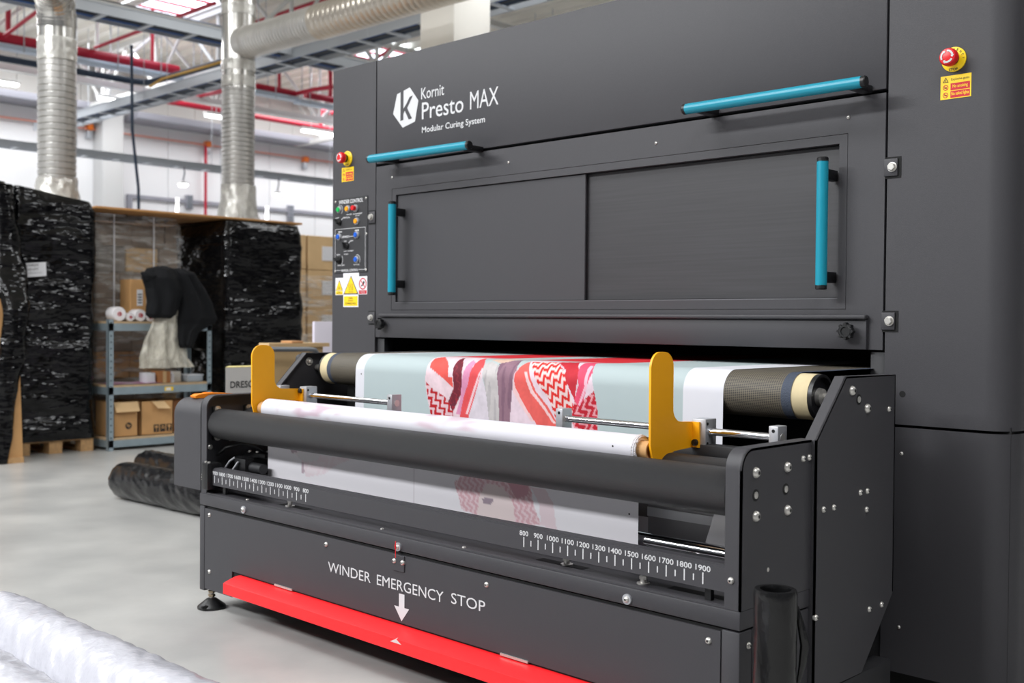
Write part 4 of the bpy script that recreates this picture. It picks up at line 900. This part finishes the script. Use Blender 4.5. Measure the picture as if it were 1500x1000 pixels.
    screw(SC_M, -1.1085, -.0005, .467, T)
    # tray behind the scale bar with slots and stand-off bolts
    B().box(-1.12, 1.12, .001, .34, .4130, .4175).out('tray', charcoal, T, smooth=False)
    for x, w in ((-.62, .15), (.56, .16), (.98, .16)): B().box(x-w/2, x+w/2, .045, .075, .4176, .4180).out('slot', blackin, T, smooth=False)
    for x, y in ((-.64, .05), (.575, .06), (.835, .04)):
        h = B().lathe((x, y, .4176), (0, 0, 1), [(0, .016), (.003, .016), (.003, .008), (.012, .008)], 20).out('standoff_bolt', steel, T); B().lathe((x, y, .4286), (0, 0, 1), [(0, .010), (.008, .010)], 6).out('bolt_head', steel, h)
    for x, y in ((-.85, .02), (-.12, .02), (.24, .015)): B().lathe((x, y, .4176), (0, 0, 1), [(0, .006), (.003, .005), (.004, .002)], 14).out('screw', steel, T)
    for x in (1.03, -1.0): B().box(x-.008, x+.008, .02, .033, .4176, .449).out('bar_support', black, T, smooth=False)
    # guide shaft and inner sheet
    B().cyl((-1.05, .152, .494), (1.05, .152, .494), .020, 28).out('guide_shaft', chrome, T)
    for s in (-1, 1): B().box(1.05*s, 1.12*s, .127, .177, .472, .516, .003).out('shaft_holder', black, T)
    B().prism([(.30, .425), (.30, .60), (.303, .60), (.303, .425)], 'x', -1.12, 1.12).out('inner_sheet', M('grey_inner_sheet', lin(104, 100, 102), .45), T, smooth=False)
    B().prism([(.885, .4185), (1.048, .4185), (1.048, .655), (.965, .655)], 'y', .178, .181).out('reflection_panel', M('reflection_grey', lin(206, 203, 205), .4, .2), T, smooth=False)  # added sheet, its pale tone imitates a reflection in polished metal
    B().box(.72, 1.0, .205, .208, .545, .568).out('reflection_strip', M('reflection_strip_white', lin(225, 224, 228), .4), T, smooth=False)  # added strip, bright reflected band put into the colour
    B().box(.72, 1.0, .209, .212, .4185, .64).out('reflection_back', M('reflection_back_grey', lin(150, 147, 149), .4), T, smooth=False)  # added backing for the imitated reflection bands
    B().box(1.049, 1.084, .178, .181, .4185, .655).out('reflection_panel', M('reflection_white', lin(226, 224, 230), .4), T, smooth=False)  # added pale sheet, right edge of the imitated reflection
    # winding rollers
    for y, nm in ((AX1, 'front'), (AX2, 'rear')):
        rl = B().lathe((-1.085, y, AZ), (1, 0, 0), [(0, .012), (0, RR-.004), (.004, RR), (2.166, RR), (2.170, RR-.004), (2.170, .012)], 48).out('winding_roller', rubber, T)
        for s in (-1, 1):
            B().cyl((1.085*s, y, AZ), (1.124*s, y, AZ), .012, 16).out('roller_shaft', steel, rl)
            fb = B().box((1.110)*s, 1.122*s, y-.018, y+.018, AZ-.062, AZ+.062, .006).out('bearing_flange', blackin, T)
            for dz in (-.05, .05): B().lathe((1.110*s, y, AZ+dz), (-s, 0, 0), [(0, .013), (.006, .013), (.006, .010), (.012, .010)], 12).lathe((1.098*s, y, AZ+dz), (-s, 0, 0), [(0, .007), (.006, .006)], 10).out('flange_nut', steel, fb)
    for y, z in ((.035, .575), (.12, .60)): B().lathe((-1.122, y, z), (1, 0, 0), [(0, .010), (.003, .010), (.006, .006)], 16).out('inner_screw', steel, T)
    # edge guide mechanism inside the left plate
    g = B().box(-1.06, -.96, .10, .20, .50, .545, .006).out('edge_guide', black, T)
    B().box(-1.03, -.90, .12, .17, .545, .562, .003).out('guide_bracket', black, g); B().tube([(-1.1, .05, .545), (-1.07, .07, .575), (-1.02, .10, .590), (-.97, .13, .583), (-.95, .15, .565)], .006, 8).out('guide_cable', black, g)
    B().box(-1.0, -.93, .06, .10, .49, .545, .004).out('sensor', black, g)
    B().tube([(-1.05, .055, .505), (-1.03, .06, .53), (-1.01, .07, .545)], .004, 8).tube([(-.99, .045, .50), (-.965, .055, .535)], .004, 8).out('guide_lever', satin, g)
    for x, y in ((-1.0, .125), (-.96, .13), (-.94, .16)): B().cyl((x, y, .56), (x, y, .567), .006, 10).out('guide_screw', steel, g)
    B().cyl((-.98, .09, .515), (-.86, .09, .515), .018, 20).out('guide_roller', charcoal_dark, g)
    # rear cross bar, rods, carriages and amber paddles
    B().box(-1.12, 1.12, .285, .325, .690, .731, .004).out('cross_bar', charcoal_dark, T)
    B().box(-1.08, 1.07, .245, .262, .700, .7045).out('guard_strip', satin, T, smooth=False)
    B().box(-1.08, 1.07, .2585, .262, .66, .7045).out('guard_web', charcoal_dark, T, smooth=False)
    YR, ZR = .305, .763
    for x0, x1 in ((.345, 1.035), (-1.06, -.410)):
        rod = B().cyl((x0, YR, ZR), (x1, YR, ZR), .0095, 20).out('guide_rod', chrome, T)
        for x in (x0, x1):
            k = B().box(x-.013, x+.013, YR-.021, YR+.021, .731, .792, .002).out('rod_block', satin, rod)
            B().cyl((x+.013, YR, ZR), (x+.0145, YR, ZR), .011, 20).out('rod_end', steel, k); B().cyl((x, YR-.0212, .780), (x, YR-.0216, .780), .0045, 12).out('clamp_hole', blackin, k)
    for xp, s in ((.800, 1), (-.925, -1)):
        # sheet paddle in the YZ plane, rounded top, arm to the carriage
        yo = .105 if s > 0 else .083; W_ = .0925; ztop = .967 if s > 0 else .948
        rr = .038; pol = [(yo+.014, .690), (yo, .74), (yo-.001, ztop-rr)]
        pol += [(yo+rr-rr*math.cos(math.pi/2*i/8), ztop-rr+rr*math.sin(math.pi/2*i/8)) for i in range(1, 9)]
        pol += [(yo+W_-rr+rr*math.sin(math.pi/2*i/8), ztop-rr+rr*math.cos(math.pi/2*i/8)) for i in range(0, 9)]
        pol += [(yo+W_, .84)]+[(yo+W_+.035-.035*math.cos(math.pi/2*i/6), .84-.035*math.sin(math.pi/2*i/6)-.015) for i in range(1, 7)]
        pol += [(.284, .787), (.284, .722), (yo+.10, .718), (yo+.078, .712), (yo+.060, .690)]
        pd = B().prism(pol, 'x', xp-.003, xp+.003).out('paddle', amber, T, label='amber sheet-metal paddle')
        fl = B().box(xp-.003 if s > 0 else xp-.003, xp+.024, .280, .286, .722, .787).out('paddle_flange', amber, pd, smooth=False)
        ca = B().box(xp-.002, xp+.040, .2865, .335, .722, .795, .002).out('carriage', satin, pd)
        for z in (.733, .783): B().cyl((xp+.0405, .294, z), (xp+.0412, .294, z), .004, 12).out('carriage_hole', blackin, ca)
        B().lathe((xp+.014, .281, .78 if s < 0 else .735), (0, -1, 0), [(0, .0085), (.008, .0085), (.009, .006)], 16).out('socket_screw', black, ca)
    # conveyor roller with mesh belt
    YB, ZB, RB = .511, .852, .0605
    mesh = M('conveyor_mesh', lin(40, 39, 38), .6)
    nt = mesh.node_tree; bs = nt.nodes['Principled BSDF']; tc = nt.nodes.new('ShaderNodeTexCoord'); br = nt.nodes.new('ShaderNodeTexBrick')
    mp = nt.nodes.new('ShaderNodeMapping'); nt.links.new(tc.outputs['UV'], mp.inputs[0]); nt.links.new(mp.outputs[0], br.inputs['Vector'])
    br.offset = 0; br.inputs['Color1'].default_value = lin(24, 24, 26); br.inputs['Color2'].default_value = lin(30, 29, 30); br.inputs['Mortar'].default_value = lin(104, 96, 82)
    br.inputs['Scale'].default_value = 1; br.inputs['Mortar Size'].default_value = .0011; br.inputs['Brick Width'].default_value = .0062; br.inputs['Row Height'].default_value = .0045; br.inputs['Mortar Smooth'].default_value = .3
    nt.links.new(br.outputs['Color'], bs.inputs['Base Color'])
    prof = [(1.70, ZB+RB)]+[(YB+.3, ZB+RB)]+[(YB-RB*math.sin(math.radians(a)), ZB+RB*math.cos(math.radians(a))) for a in range(0, 181, 6)]+[(.92, ZB-RB+.005), (1.70, ZB-RB+.01)]
    def belt(x0, x1, off, mat, name):
        c = []; L = 0; P = []
        for i, (y, z) in enumerate(prof):
            d = Vector((y-YB, z-ZB)); 
            if i and True: L += math.hypot(y-prof[i-1][0], z-prof[i-1][1])
            k = (RB+off)/RB
            P.append(((YB+(y-YB)*k if y < YB else y), ZB+(z-ZB)*k)); c.append(L)
        b = B(); b.sweep(P, x0, x1); o = b.out(name, mat, T, angle=60)
        uv = o.data.uv_layers.new(name='UV'); n = len(P)
        for lp in o.data.loops: i = lp.vertex_index; uv.data[lp.index].uv = (o.data.vertices[i].co.x, c[i % n])
        return o
    belt(-.965, .957, .0005, mesh, 'mesh_belt')
    belt(.957, .985, .0008, M('belt_edge', lin(62, 70, 86), .7, bump=.4, bscale=300), 'belt_edge'); belt(-.985, -.962, .0008, MATS['belt_edge'], 'belt_edge')
    rl = B().lathe((-1.03, YB, ZB), (1, 0, 0), [(0, .05), (0, RB-.001), (2.06, RB-.001), (2.06, .05)], 48).out('belt_roller', cream, T)
    for s in (-1, 1):
        B().lathe((1.0301*s, YB, ZB), (s, 0, 0), [(0, RB-.002), (.012, RB-.002), (.012, RB-.009), (.002, RB-.012), (.002, .02)], 40).out('roller_rim', black, rl)
        B().lathe((1.031*s, YB, ZB), (s, 0, 0), [(0, .024), (.012, .022), (.016, .012), (.10, .012)], 20).out('roller_shaft', steel, rl)
        for yy, zz in ((.4745, .8754), (.5562, .8273)): B().lathe((1.137*s, yy, zz), (-s, 0, 0), [(0, .016), (.006, .016), (.006, .011), (.016, .010), (.02, .006)], 14).out('inner_nut', steel, T)
    B().box(-1.08, 1.08, .62, .68, .16, .78).out('rear_cross_panel', blackin, T, smooth=False)
    # motor cover outside the left plate
    r = .06; cv = [(.02, .415), (.02, .742-r)]+[(.02+r-r*math.cos(math.pi/2*i/10), .742-r+r*math.sin(math.pi/2*i/10)) for i in range(1, 11)]+[(.31, .742), (.31, .415)]
    B().prism(cv, 'x', -1.352, -1.130).out('motor_cover', charcoal, T)
    B().box(-1.19, -1.142, .44, .70, .70, .905, .02, 4).out('bearing_cover', charcoal, T)
    return T
build_winder()
tag(B().prism([(.06, .7425), (.20, .7425), (.235, .747), (.235, .752), (.19, .757), (.13, .760), (.07, .757), (.055, .750)], 'x', -1.30, -1.262).box(-1.29, -1.272, .10, .14, .757, .762, .002).out('orange_cutter', M('orange_plastic', lin(248, 140, 16), .4)), 'orange plastic cutter lying on the left motor cover', 'tool')
# ---------------------------------------------------------------- printed fabric
BP={
 'A':[(-0.418, -0.019), (-0.414, 0.029), (-0.415, 0.069), (-0.402, 0.101), (-0.333, 0.101), (-0.18, 0.101), (-0.144, 0.046), (-0.137, 0.004), (-0.175, -0.057), (-0.196, -0.12), (-0.203, -0.153), (-0.381, -0.166), (-0.39, -0.125), (-0.41, -0.065)],
 'A1':[(-0.403, 0.029), (-0.408, 0.07), (-0.376, 0.091), (-0.323, 0.052), (-0.281, -0.002), (-0.277, -0.038), (-0.315, -0.014), (-0.37, 0.014)],
 'A2':[(-0.284, 0.034), (-0.284, 0.067), (-0.275, 0.095), (-0.241, 0.036), (-0.233, -0.005), (-0.233, -0.05), (-0.277, -0.088), (-0.299, -0.084), (-0.273, -0.037)],
 'A3':[(-0.307, 0.028), (-0.308, 0.053), (-0.283, 0.058), (-0.277, 0.029), (-0.278, -0.002), (-0.3, -0.003)],
 'A4':[(-0.418, -0.019), (-0.383, -0.043), (-0.314, -0.07), (-0.269, -0.098), (-0.276, -0.126), (-0.276, -0.158), (-0.381, -0.166), (-0.39, -0.125)],
 'A4b':[(-0.273, -0.037), (-0.233, -0.005), (-0.233, -0.05), (-0.262, -0.097), (-0.276, -0.118), (-0.299, -0.084)],
 'A5':[(-0.192, 0.044), (-0.188, 0.074), (-0.18, 0.101), (-0.14, 0.04), (-0.161, -0.032), (-0.196, -0.12), (-0.203, -0.153), (-0.243, -0.156), (-0.239, -0.123), (-0.226, -0.07), (-0.204, -0.019)],
 'A5s':[(-0.147, 0.034), (-0.139, 0.039), (-0.168, -0.037), (-0.203, -0.121), (-0.214, -0.122), (-0.179, -0.038)],
 'A6':[(-0.233, -0.005), (-0.223, 0.043), (-0.215, 0.072), (-0.193, 0.055), (-0.197, -0.004), (-0.222, -0.07), (-0.239, -0.123), (-0.261, -0.125), (-0.24, -0.071)],
 'B0':[(-0.137, 0.004), (-0.119, -0.045), (-0.104, -0.129), (-0.097, -0.165), (-0.21, -0.174), (-0.196, -0.12), (-0.161, -0.032)],
 'B1':[(-0.149, 0.053), (-0.125, 0.067), (-0.077, 0.049), (-0.064, -0.027), (-0.056, -0.126), (-0.056, -0.172), (-0.104, -0.175), (-0.104, -0.129), (-0.119, -0.045), (-0.137, 0.018)],
 'B2':[(-0.082, 0.056), (-0.007, 0.101), (0.009, 0.03), (0.003, -0.024), (-0.009, -0.125), (-0.009, -0.168), (-0.056, -0.172), (-0.056, -0.126), (-0.064, -0.042)],
 'B3':[(-0.136, 0.078), (-0.103, 0.101), (-0.028, 0.101), (-0.048, 0.072), (-0.077, 0.059)],
 'C':[(-0.0, -0.024), (0.004, 0.024), (0.027, 0.062), (0.041, 0.091), (0.293, 0.101), (0.318, 0.043), (0.337, -0.017), (0.352, -0.078), (0.353, -0.14), (0.274, -0.173), (-0.009, -0.187), (-0.009, -0.125)],
 'C1':[(0.006, 0.019), (0.024, 0.058), (0.039, 0.08), (0.069, 0.027), (0.101, -0.029), (0.151, -0.072), (0.195, -0.125), (0.208, -0.151), (0.121, -0.158), (0.102, -0.127), (0.05, -0.079), (0.01, -0.033)],
 'C1s':[(0.044, 0.031), (0.057, 0.032), (0.091, -0.029), (0.139, -0.073), (0.189, -0.125), (0.177, -0.126), (0.13, -0.078), (0.078, -0.034)],
 'C1t':[(0.006, 0.005), (0.013, -0.023), (0.049, -0.069), (0.095, -0.123), (0.082, -0.123), (0.036, -0.075), (0.003, -0.038)],
 'C2':[(0.045, 0.08), (0.15, 0.084), (0.216, 0.033), (0.237, -0.022), (0.261, -0.075), (0.22, -0.123), (0.195, -0.125), (0.158, -0.053), (0.113, -0.009)],
 'C3':[(0.15, 0.084), (0.228, 0.101), (0.273, 0.026), (0.261, -0.048), (0.243, -0.021), (0.224, 0.01), (0.211, 0.044)],
 'C4':[(0.258, 0.06), (0.258, 0.101), (0.296, 0.101), (0.321, 0.038), (0.296, -0.046), (0.276, -0.069), (0.261, -0.048), (0.275, -0.002)],
 'C4s':[(0.294, 0.071), (0.311, 0.062), (0.308, -0.009), (0.282, -0.065), (0.276, -0.06), (0.299, -0.005)],
 'C5':[(0.261, -0.048), (0.276, -0.069), (0.296, -0.046), (0.337, -0.017), (0.352, -0.078), (0.353, -0.14), (0.274, -0.173), (0.25, -0.103)],
}
FP={
 'K':[(0.082, 0.566), (0.12, 0.6), (0.351, 0.612), (0.389, 0.589), (0.397, 0.547), (0.427, 0.491), (0.36, 0.482), (0.33, 0.483), (0.322, 0.537), (0.282, 0.577), (0.219, 0.582), (0.187, 0.544), (0.179, 0.486), (0.112, 0.494), (0.103, 0.528)],
 'K2':[(0.389, 0.589), (0.441, 0.59), (0.47, 0.556), (0.485, 0.483), (0.427, 0.491), (0.419, 0.549)],
 'Kd':[(0.29, 0.6), (0.378, 0.604), (0.382, 0.567), (0.337, 0.55), (0.313, 0.575)],
 'F':[(0.219, 0.582), (0.282, 0.577), (0.322, 0.537), (0.33, 0.483), (0.322, 0.476), (0.179, 0.486), (0.187, 0.544)],
 'E':[(0.199, 0.534), (0.219, 0.542), (0.247, 0.537), (0.235, 0.524), (0.207, 0.52)],
 'L':[(-0.754, 0.597), (-0.584, 0.591), (-0.399, 0.593), (-0.498, 0.558), (-0.549, 0.527), (-0.653, 0.506), (-0.681, 0.561)],
 'L2':[(-0.749, 0.594), (-0.708, 0.595), (-0.708, 0.585), (-0.736, 0.582)],
 'L3':[(-0.708, 0.585), (-0.628, 0.597), (-0.575, 0.592), (-0.584, 0.57), (-0.663, 0.557), (-0.699, 0.57)],
 'L4':[(-0.681, 0.556), (-0.667, 0.554), (-0.662, 0.521), (-0.68, 0.516)],
}
def tri_wave(t): t = t-math.floor(t); return 4*abs(t-.5)-1
def zig(x, s, px, ps, amp, duty, ang=0.):
    c, d = math.cos(ang), math.sin(ang); a = x*c+s*d; b = -x*d+s*c
    f = (a+amp*tri_wave(b/ps))/px; return (f-math.floor(f)) < duty
def back_print(x, s):
    g = lin(170, 183, 185)
    if x < -.755 or x > .655: return lin(212, 212, 219)
    if s > .104: return lin(206, 40, 50) if -.40 < x < .33 and not (-.14 < x < 0) else g
    I = lambda k: pip(x, s, BP[k]); c = g
    red, coral, wh, maroon = lin(206, 34, 44), lin(238, 96, 92), lin(238, 212, 220), lin(116, 34, 50)
    if I('A'): c = wh
    if I('A1'): c = lin(236, 92, 84)
    if I('A3'): c = lin(244, 222, 232)
    if I('A4') or I('A4b'):
        c = lin(190, 24, 36) if zig(x, s, .030, .034, .010, .52, .7) else lin(232, 196, 204)
        if I('A4b'): c = lin(150, 34, 50) if zig(x, s, .028, .03, .01, .5, -.6) else lin(110, 40, 56)
    if I('A2'): c = maroon if not zig(x, s, .03, .03, .008, .16, .4) else lin(150, 50, 64)
    if I('A6'): c = lin(226, 150, 186)
    if I('A5'): c = lin(234, 84, 88)
    if I('A5s'): c = lin(246, 206, 214)
    if I('B0'): c = lin(226, 216, 226)
    if I('B2'): c = lin(152, 116, 132) if noise.noise((x*60, s*8, 0)) > -.1 else lin(136, 102, 120)
    if I('B1'): c = lin(206, 200, 200) if noise.noise((x*60, s*8, 3)) > -.15 else lin(188, 182, 184)
    if I('B3'): c = lin(226, 192, 172)
    if I('C'): c = lin(236, 214, 226)
    if I('C1'): c = lin(240, 102, 96)
    if I('C1s') or I('C1t'): c = lin(248, 208, 210)
    if I('C2'): c = lin(226, 44, 40) if zig(x, s, .032, .030, .011, .5, -.95) else lin(244, 216, 214)
    if I('C3'): c = lin(206, 46, 60)
    if I('C4'): c = lin(238, 84, 116)
    if I('C4s'): c = lin(250, 196, 214)
    if I('C5'): c = lin(196, 30, 50) if zig(x, s, .03, .034, .012, .62, .5) else lin(236, 160, 170)
    if c == g: return c
    k = .80+.10*noise.noise((x*25, s*25, 1))+.06*noise.noise((x*90, s*90, 4)); return (c[0]*k, c[1]*k, c[2]*k, 1)
def front_print(x, z):
    w = lin(226, 223, 228); c = w; I = lambda k: pip(x, z, FP[k])
    if I('L'): c = lin(222, 208, 214) if zig(x, z, .05, .05, .02, .5, .6) else lin(224, 214, 219)
    if I('L3'): c = lin(216, 213, 216)
    if I('L2') or I('L4'): c = lin(178, 160, 170)
    if I('K'): c = lin(208, 166, 174) if zig(x, z, .022, .03, .008, .55, .3) else lin(222, 198, 204)
    if I('K2'): c = lin(220, 202, 208)
    if I('Kd'): c = lin(198, 150, 160)
    if I('F'): c = lin(222, 206, 206)
    if I('E'): c = lin(150, 134, 146)
    if abs(x+.095) < .002: c = lin(205, 200, 206)
    return c
def roll_print(x, a):
    w = lin(203, 201, 208); c = w
    if -.815 < x < -.795 and .2 < a < 1.6: c = lin(196, 200, 206)
    def mix(q, n, e): t = max(0., min(1., n*2.5))*max(0., min(1., e*20)); return tuple(c[i]+(q[i]-c[i])*t for i in range(4))
    ca, sa = math.cos(a)*1.2, math.sin(a)*1.2
    c = mix(lin(190, 172, 186), noise.noise((x*30, ca*2, sa*2))+.1, min(x+.80, -.73-x))
    c = mix(lin(186, 166, 178), noise.noise((x*16, ca*2, sa*2+5)), min(x+.70, -.40-x))
    c = mix(lin(190, 172, 182), noise.noise((x*14+3, ca*2, sa*2+2)), min(x+.08, .22-x))
    if abs(x+.27) < .0015 or abs(x-.33) < .0015: c = lin(205, 203, 210)
    return c
def paint(o, fn):
    """flat print stored as a point colour attribute; fn gets the vertex index"""
    at = o.data.color_attributes.new('Print', 'FLOAT_COLOR', 'POINT')
    for i in range(len(o.data.vertices)): at.data[i].color = fn(i)
def build_fabric():
    fab = M_attr('printed_cloth')
    T = thing('printed_fabric', 'white fabric web printed with a red checked scarf, wound on the winder', 'fabric', (0, .3, .66))
    YB, ZB, R = .511, .852, .0622
    xs = [-.805+1.59*i/520 for i in range(521)]
    path = []; s = 1.19
    for y in (1.7, 1.3, 1.0, .85, .7, .6): path.append((y, ZB+R, R*math.pi/2+(y-YB)))
    for i in range(19): a = math.pi/2*(1-i/18); path.append((YB-R*math.cos(a), ZB+R*math.sin(a), R*a))
    k = 70
    for i in range(1, k+1): path.append((YB-R-.0004*i*.1, ZB-.26*i/k, -.26*i/k))
    for y, z in ((.42, .56), (.37, .535), (.30, .52)): path.append((y, z, -.3))
    b = B(); n = len(xs); vs = [(x, p[0], p[1]) for p in path for x in xs]
    b.add(vs, [(j*n+i, j*n+i+1, (j+1)*n+i+1, (j+1)*n+i) for j in range(len(path)-1) for i in range(n-1)])
    o = b.out('rear_web', fab, T, angle=70)
    paint(o, lambda i: back_print(xs[i % n], path[i//n][2]))
    # front web hanging between the two rollers
    xs2 = [-.882+1.637*i/360 for i in range(361)]; zs = [.70-.27*j/60 for j in range(61)]; m = len(xs2)
    b = B(); b.add([(x, .1225+.0008*math.sin(x*7), z) for z in zs for x in xs2], [(j*m+i, j*m+i+1, (j+1)*m+i+1, (j+1)*m+i) for j in range(60) for i in range(m-1)])
    o = b.out('front_web', fab, T, angle=70); paint(o, lambda i: front_print(xs2[i % m], zs[i//m]))
    # lower return of the cloth
    b = B(); b.sweep([(.1225, .43), (.13, .424), (.16, .421), (.26, .421), (.296, .426), (.2985, .5), (.30, .52)], -.86, .76); o = b.out('lower_web', fab, T, angle=70); paint(o, lambda i: lin(222, 220, 226))
    # wound roll
    rc = .0365; cy, cz = (AX1+AX2)/2, AZ+math.sqrt((RR+rc)**2-((AX2-AX1)/2)**2)
    xr = [-.872+1.636*i/220 for i in range(221)]; na = 40; b = B(); vs = []
    for x in xr:
        for j in range(na):
            a = 2*math.pi*j/na; vs.append((x, cy-rc*math.cos(a), cz+rc*math.sin(a)))
    fs = [(i*na+j, i*na+(j+1) % na, (i+1)*na+(j+1) % na, (i+1)*na+j) for i in range(220) for j in range(na)]
    b.add(vs, fs); base = len(b.v)
    for x, off in ((-.872, 0), (.764, 220*na)):
        st = len(b.v); b.v += [(x, cy-.0245*math.cos(2*math.pi*j/na), cz+.0245*math.sin(2*math.pi*j/na)) for j in range(na)]
        fs2 = [(off+j, off+(j+1) % na, st+(j+1) % na, st+j) for j in range(na)]; b.f += fs2; b.m += [0]*na
    o = b.out('wound_roll', fab, T, angle=50); paint(o, lambda i: roll_print(xr[i//na], 2*math.pi*(i % na)/na) if i < base else lin(226, 224, 228))
    # frayed right edge of the roll
    b = B(); b.grid(lambda u, v: (.758+.010*v+.004*noise.noise((u*40, 1, v*3)), cy-(rc+.0012-.004*v)*math.cos(2*math.pi*u), cz+(rc+.0012-.004*v)*math.sin(2*math.pi*u)), 90, 4, True); b.out('frayed_edge', M('frayed_cotton', lin(232, 226, 228), .9, bump=1, bscale=300), T, angle=80)
    # registration dots
    b = B()
    def dotxz(x, y, z, r=.0028): b.add([(x+r*math.cos(6.2832*i/12), y, z+r*math.sin(6.2832*i/12)) for i in range(12)], [tuple(range(12))])
    dotxz(-.771, YB-R-.0008, .842); dotxz(.727, .1212, .560); dotxz(.70, cy-rc*.98-.0004, cz+.006)
    for x, a in ((.645, 62), (-.862+.03, 55)):
        pass
    b.out('register_dots', black_ink, T, smooth=False)
    c = thing('cardboard_core', 'brown cardboard tube core sticking out of the white fabric roll', 'tube', (0, cy, cz-.0235))
    B().lathe((-.915, cy, cz), (1, 0, 0), [(0, .019), (0, .0235), (1.708, .0235), (1.708, .019), (1.69, .018)], 32).out('core_tube', cardboard, c)
build_fabric()
# ---------------------------------------------------------------- loose items on the floor
def wrapped_roll(b, p0, p1, r, sd, nl=120, na=56, amp=.05, kz=1., tw=3., flat=True):
    p0 = Vector(p0); p1 = Vector(p1); d = (p1-p0).normalized(); L = (p1-p0).length; a = Vector((0, 0, 1)); s = d.cross(a).normalized()
    vs = []
    for i in range(nl):
        t = i/(nl-1); e = min(t, 1-t)*L; k = 1 if e > .06 else (.62+.38*math.sqrt(max(0, 1-(1-e/.06)**2)))
        for j in range(na):
            th = 2*math.pi*j/na; w = th*1.0+t*L*tw
            q = r*k*(1+amp*(noise.noise((math.cos(th)*1.6+sd, math.sin(th)*1.6, t*L*5))*.8+.7*noise.noise((math.cos(w)*3.2+sd, math.sin(w)*3.2, t*L*13+th*.6))+.35*noise.noise((math.cos(w)*7+sd, math.sin(w)*7, t*L*22))))
            c = p0+d*(t*L)+s*(q*math.cos(th))+a*(q*math.sin(th))
            c.z = max(c.z, .003); vs.append(c)
    fs = [(i*na+j, i*na+(j+1) % na, (i+1)*na+(j+1) % na, (i+1)*na+j) for i in range(nl-1) for j in range(na)]+[tuple(range(na)), tuple(range((nl-1)*na, nl*na))]
    b.add(vs, fs)
whitefilm = M('white_plastic_wrap', lin(180, 180, 188), .22, bump=.5, bscale=5, stretch=(1.4, 1.4, 1.4), spec=.6, detail=5)
MATS['white_plastic_wrap'].node_tree.nodes['Bump'].inputs['Distance'].default_value = .03
b = B(); wrapped_roll(b, (-.93, -.80, .118), (1.2, -.80, .118), .118, 2., 300, 84, .05, tw=5.); tag(b.out('wrapped_roll', whitefilm, angle=80), 'white plastic wrapped roll lying nearer the winder', 'roll', 'white wrapped rolls in the foreground')
b = B(); wrapped_roll(b, (-.62, -1.045, .115), (1.2, -1.045, .115), .115, 8., 300, 84, .05, tw=5.); tag(b.out('wrapped_roll', whitefilm, angle=80), 'white plastic wrapped roll in the bottom left photo corner', 'roll', 'white wrapped rolls in the foreground')
rollfilm = M('black_roll_film', lin(18, 18, 20), .2, bump=.7, bscale=12, stretch=(.6, 2, 2), var=.3, vscale=9, detail=6)
b = B(); wrapped_roll(b, (-3.62, .93, .105), (-1.75, 1.0, .105), .105, 3., 160, 60, .07, tw=5.); tag(b.out('black_film_roll', rollfilm, angle=80), 'black film wrapped roll on the floor nearer the camera', 'roll', 'black wrapped rolls on the floor')
b = B(); wrapped_roll(b, (-4.12, 1.33, .10), (-2.2, 1.33, .10), .10, 9., 160, 60, .07, tw=5.); tag(b.out('black_film_roll', rollfilm, angle=80), 'black film wrapped roll on the floor behind the other', 'roll', 'black wrapped rolls on the floor')
def build_tube():
    t = thing('standing_tube', 'black film wrapped tube standing upright beside the winder', 'tube', (1.232, -.033, 0))
    m = M('black_tube_film', lin(14, 14, 15), .22, bump=.5, bscale=30, stretch=(1, 1, .35), detail=6)
    R = .0445; H = .488
    b = B(); n = 56; vs = []; prof = [(0, 1), (.02, 1), (.15, 1), (.3, 1), (.42, 1), (H-.006, 1), (H, .95), (H, .72), (H-.01, .68), (H-.2, .68)]
    full = []
    for i in range(40): full.append((H*.985*i/39, 1.))
    full += prof[6:]
    for z, k in full:
        for j in range(n):
            a = 2*math.pi*j/n; q = R*k*(1+.012*noise.noise((math.cos(a)*2, math.sin(a)*2, z*30))+.01*noise.noise((math.cos(a)*5, math.sin(a)*5, z*12)))
            vs.append((1.232+q*math.cos(a), -.033+q*math.sin(a), z))
    b.add(vs, [(i*n+j, i*n+(j+1) % n, (i+1)*n+(j+1) % n, (i+1)*n+j) for i in range(len(full)-1) for j in range(n)]+[tuple(range(n-1, -1, -1)), tuple(range((len(full)-1)*n, len(full)*n))])
    b.out('tube', m, t, angle=50)
    b = B(); b.tube([(1.262, .004, .45), (1.268, .010, .41), (1.276, .012, .37), (1.272, .010, .33), (1.264, .004, .28)], .006, 8, rs=[.003, .008, .010, .008, .003]); b.out('film_ridge', m, t)
build_tube()
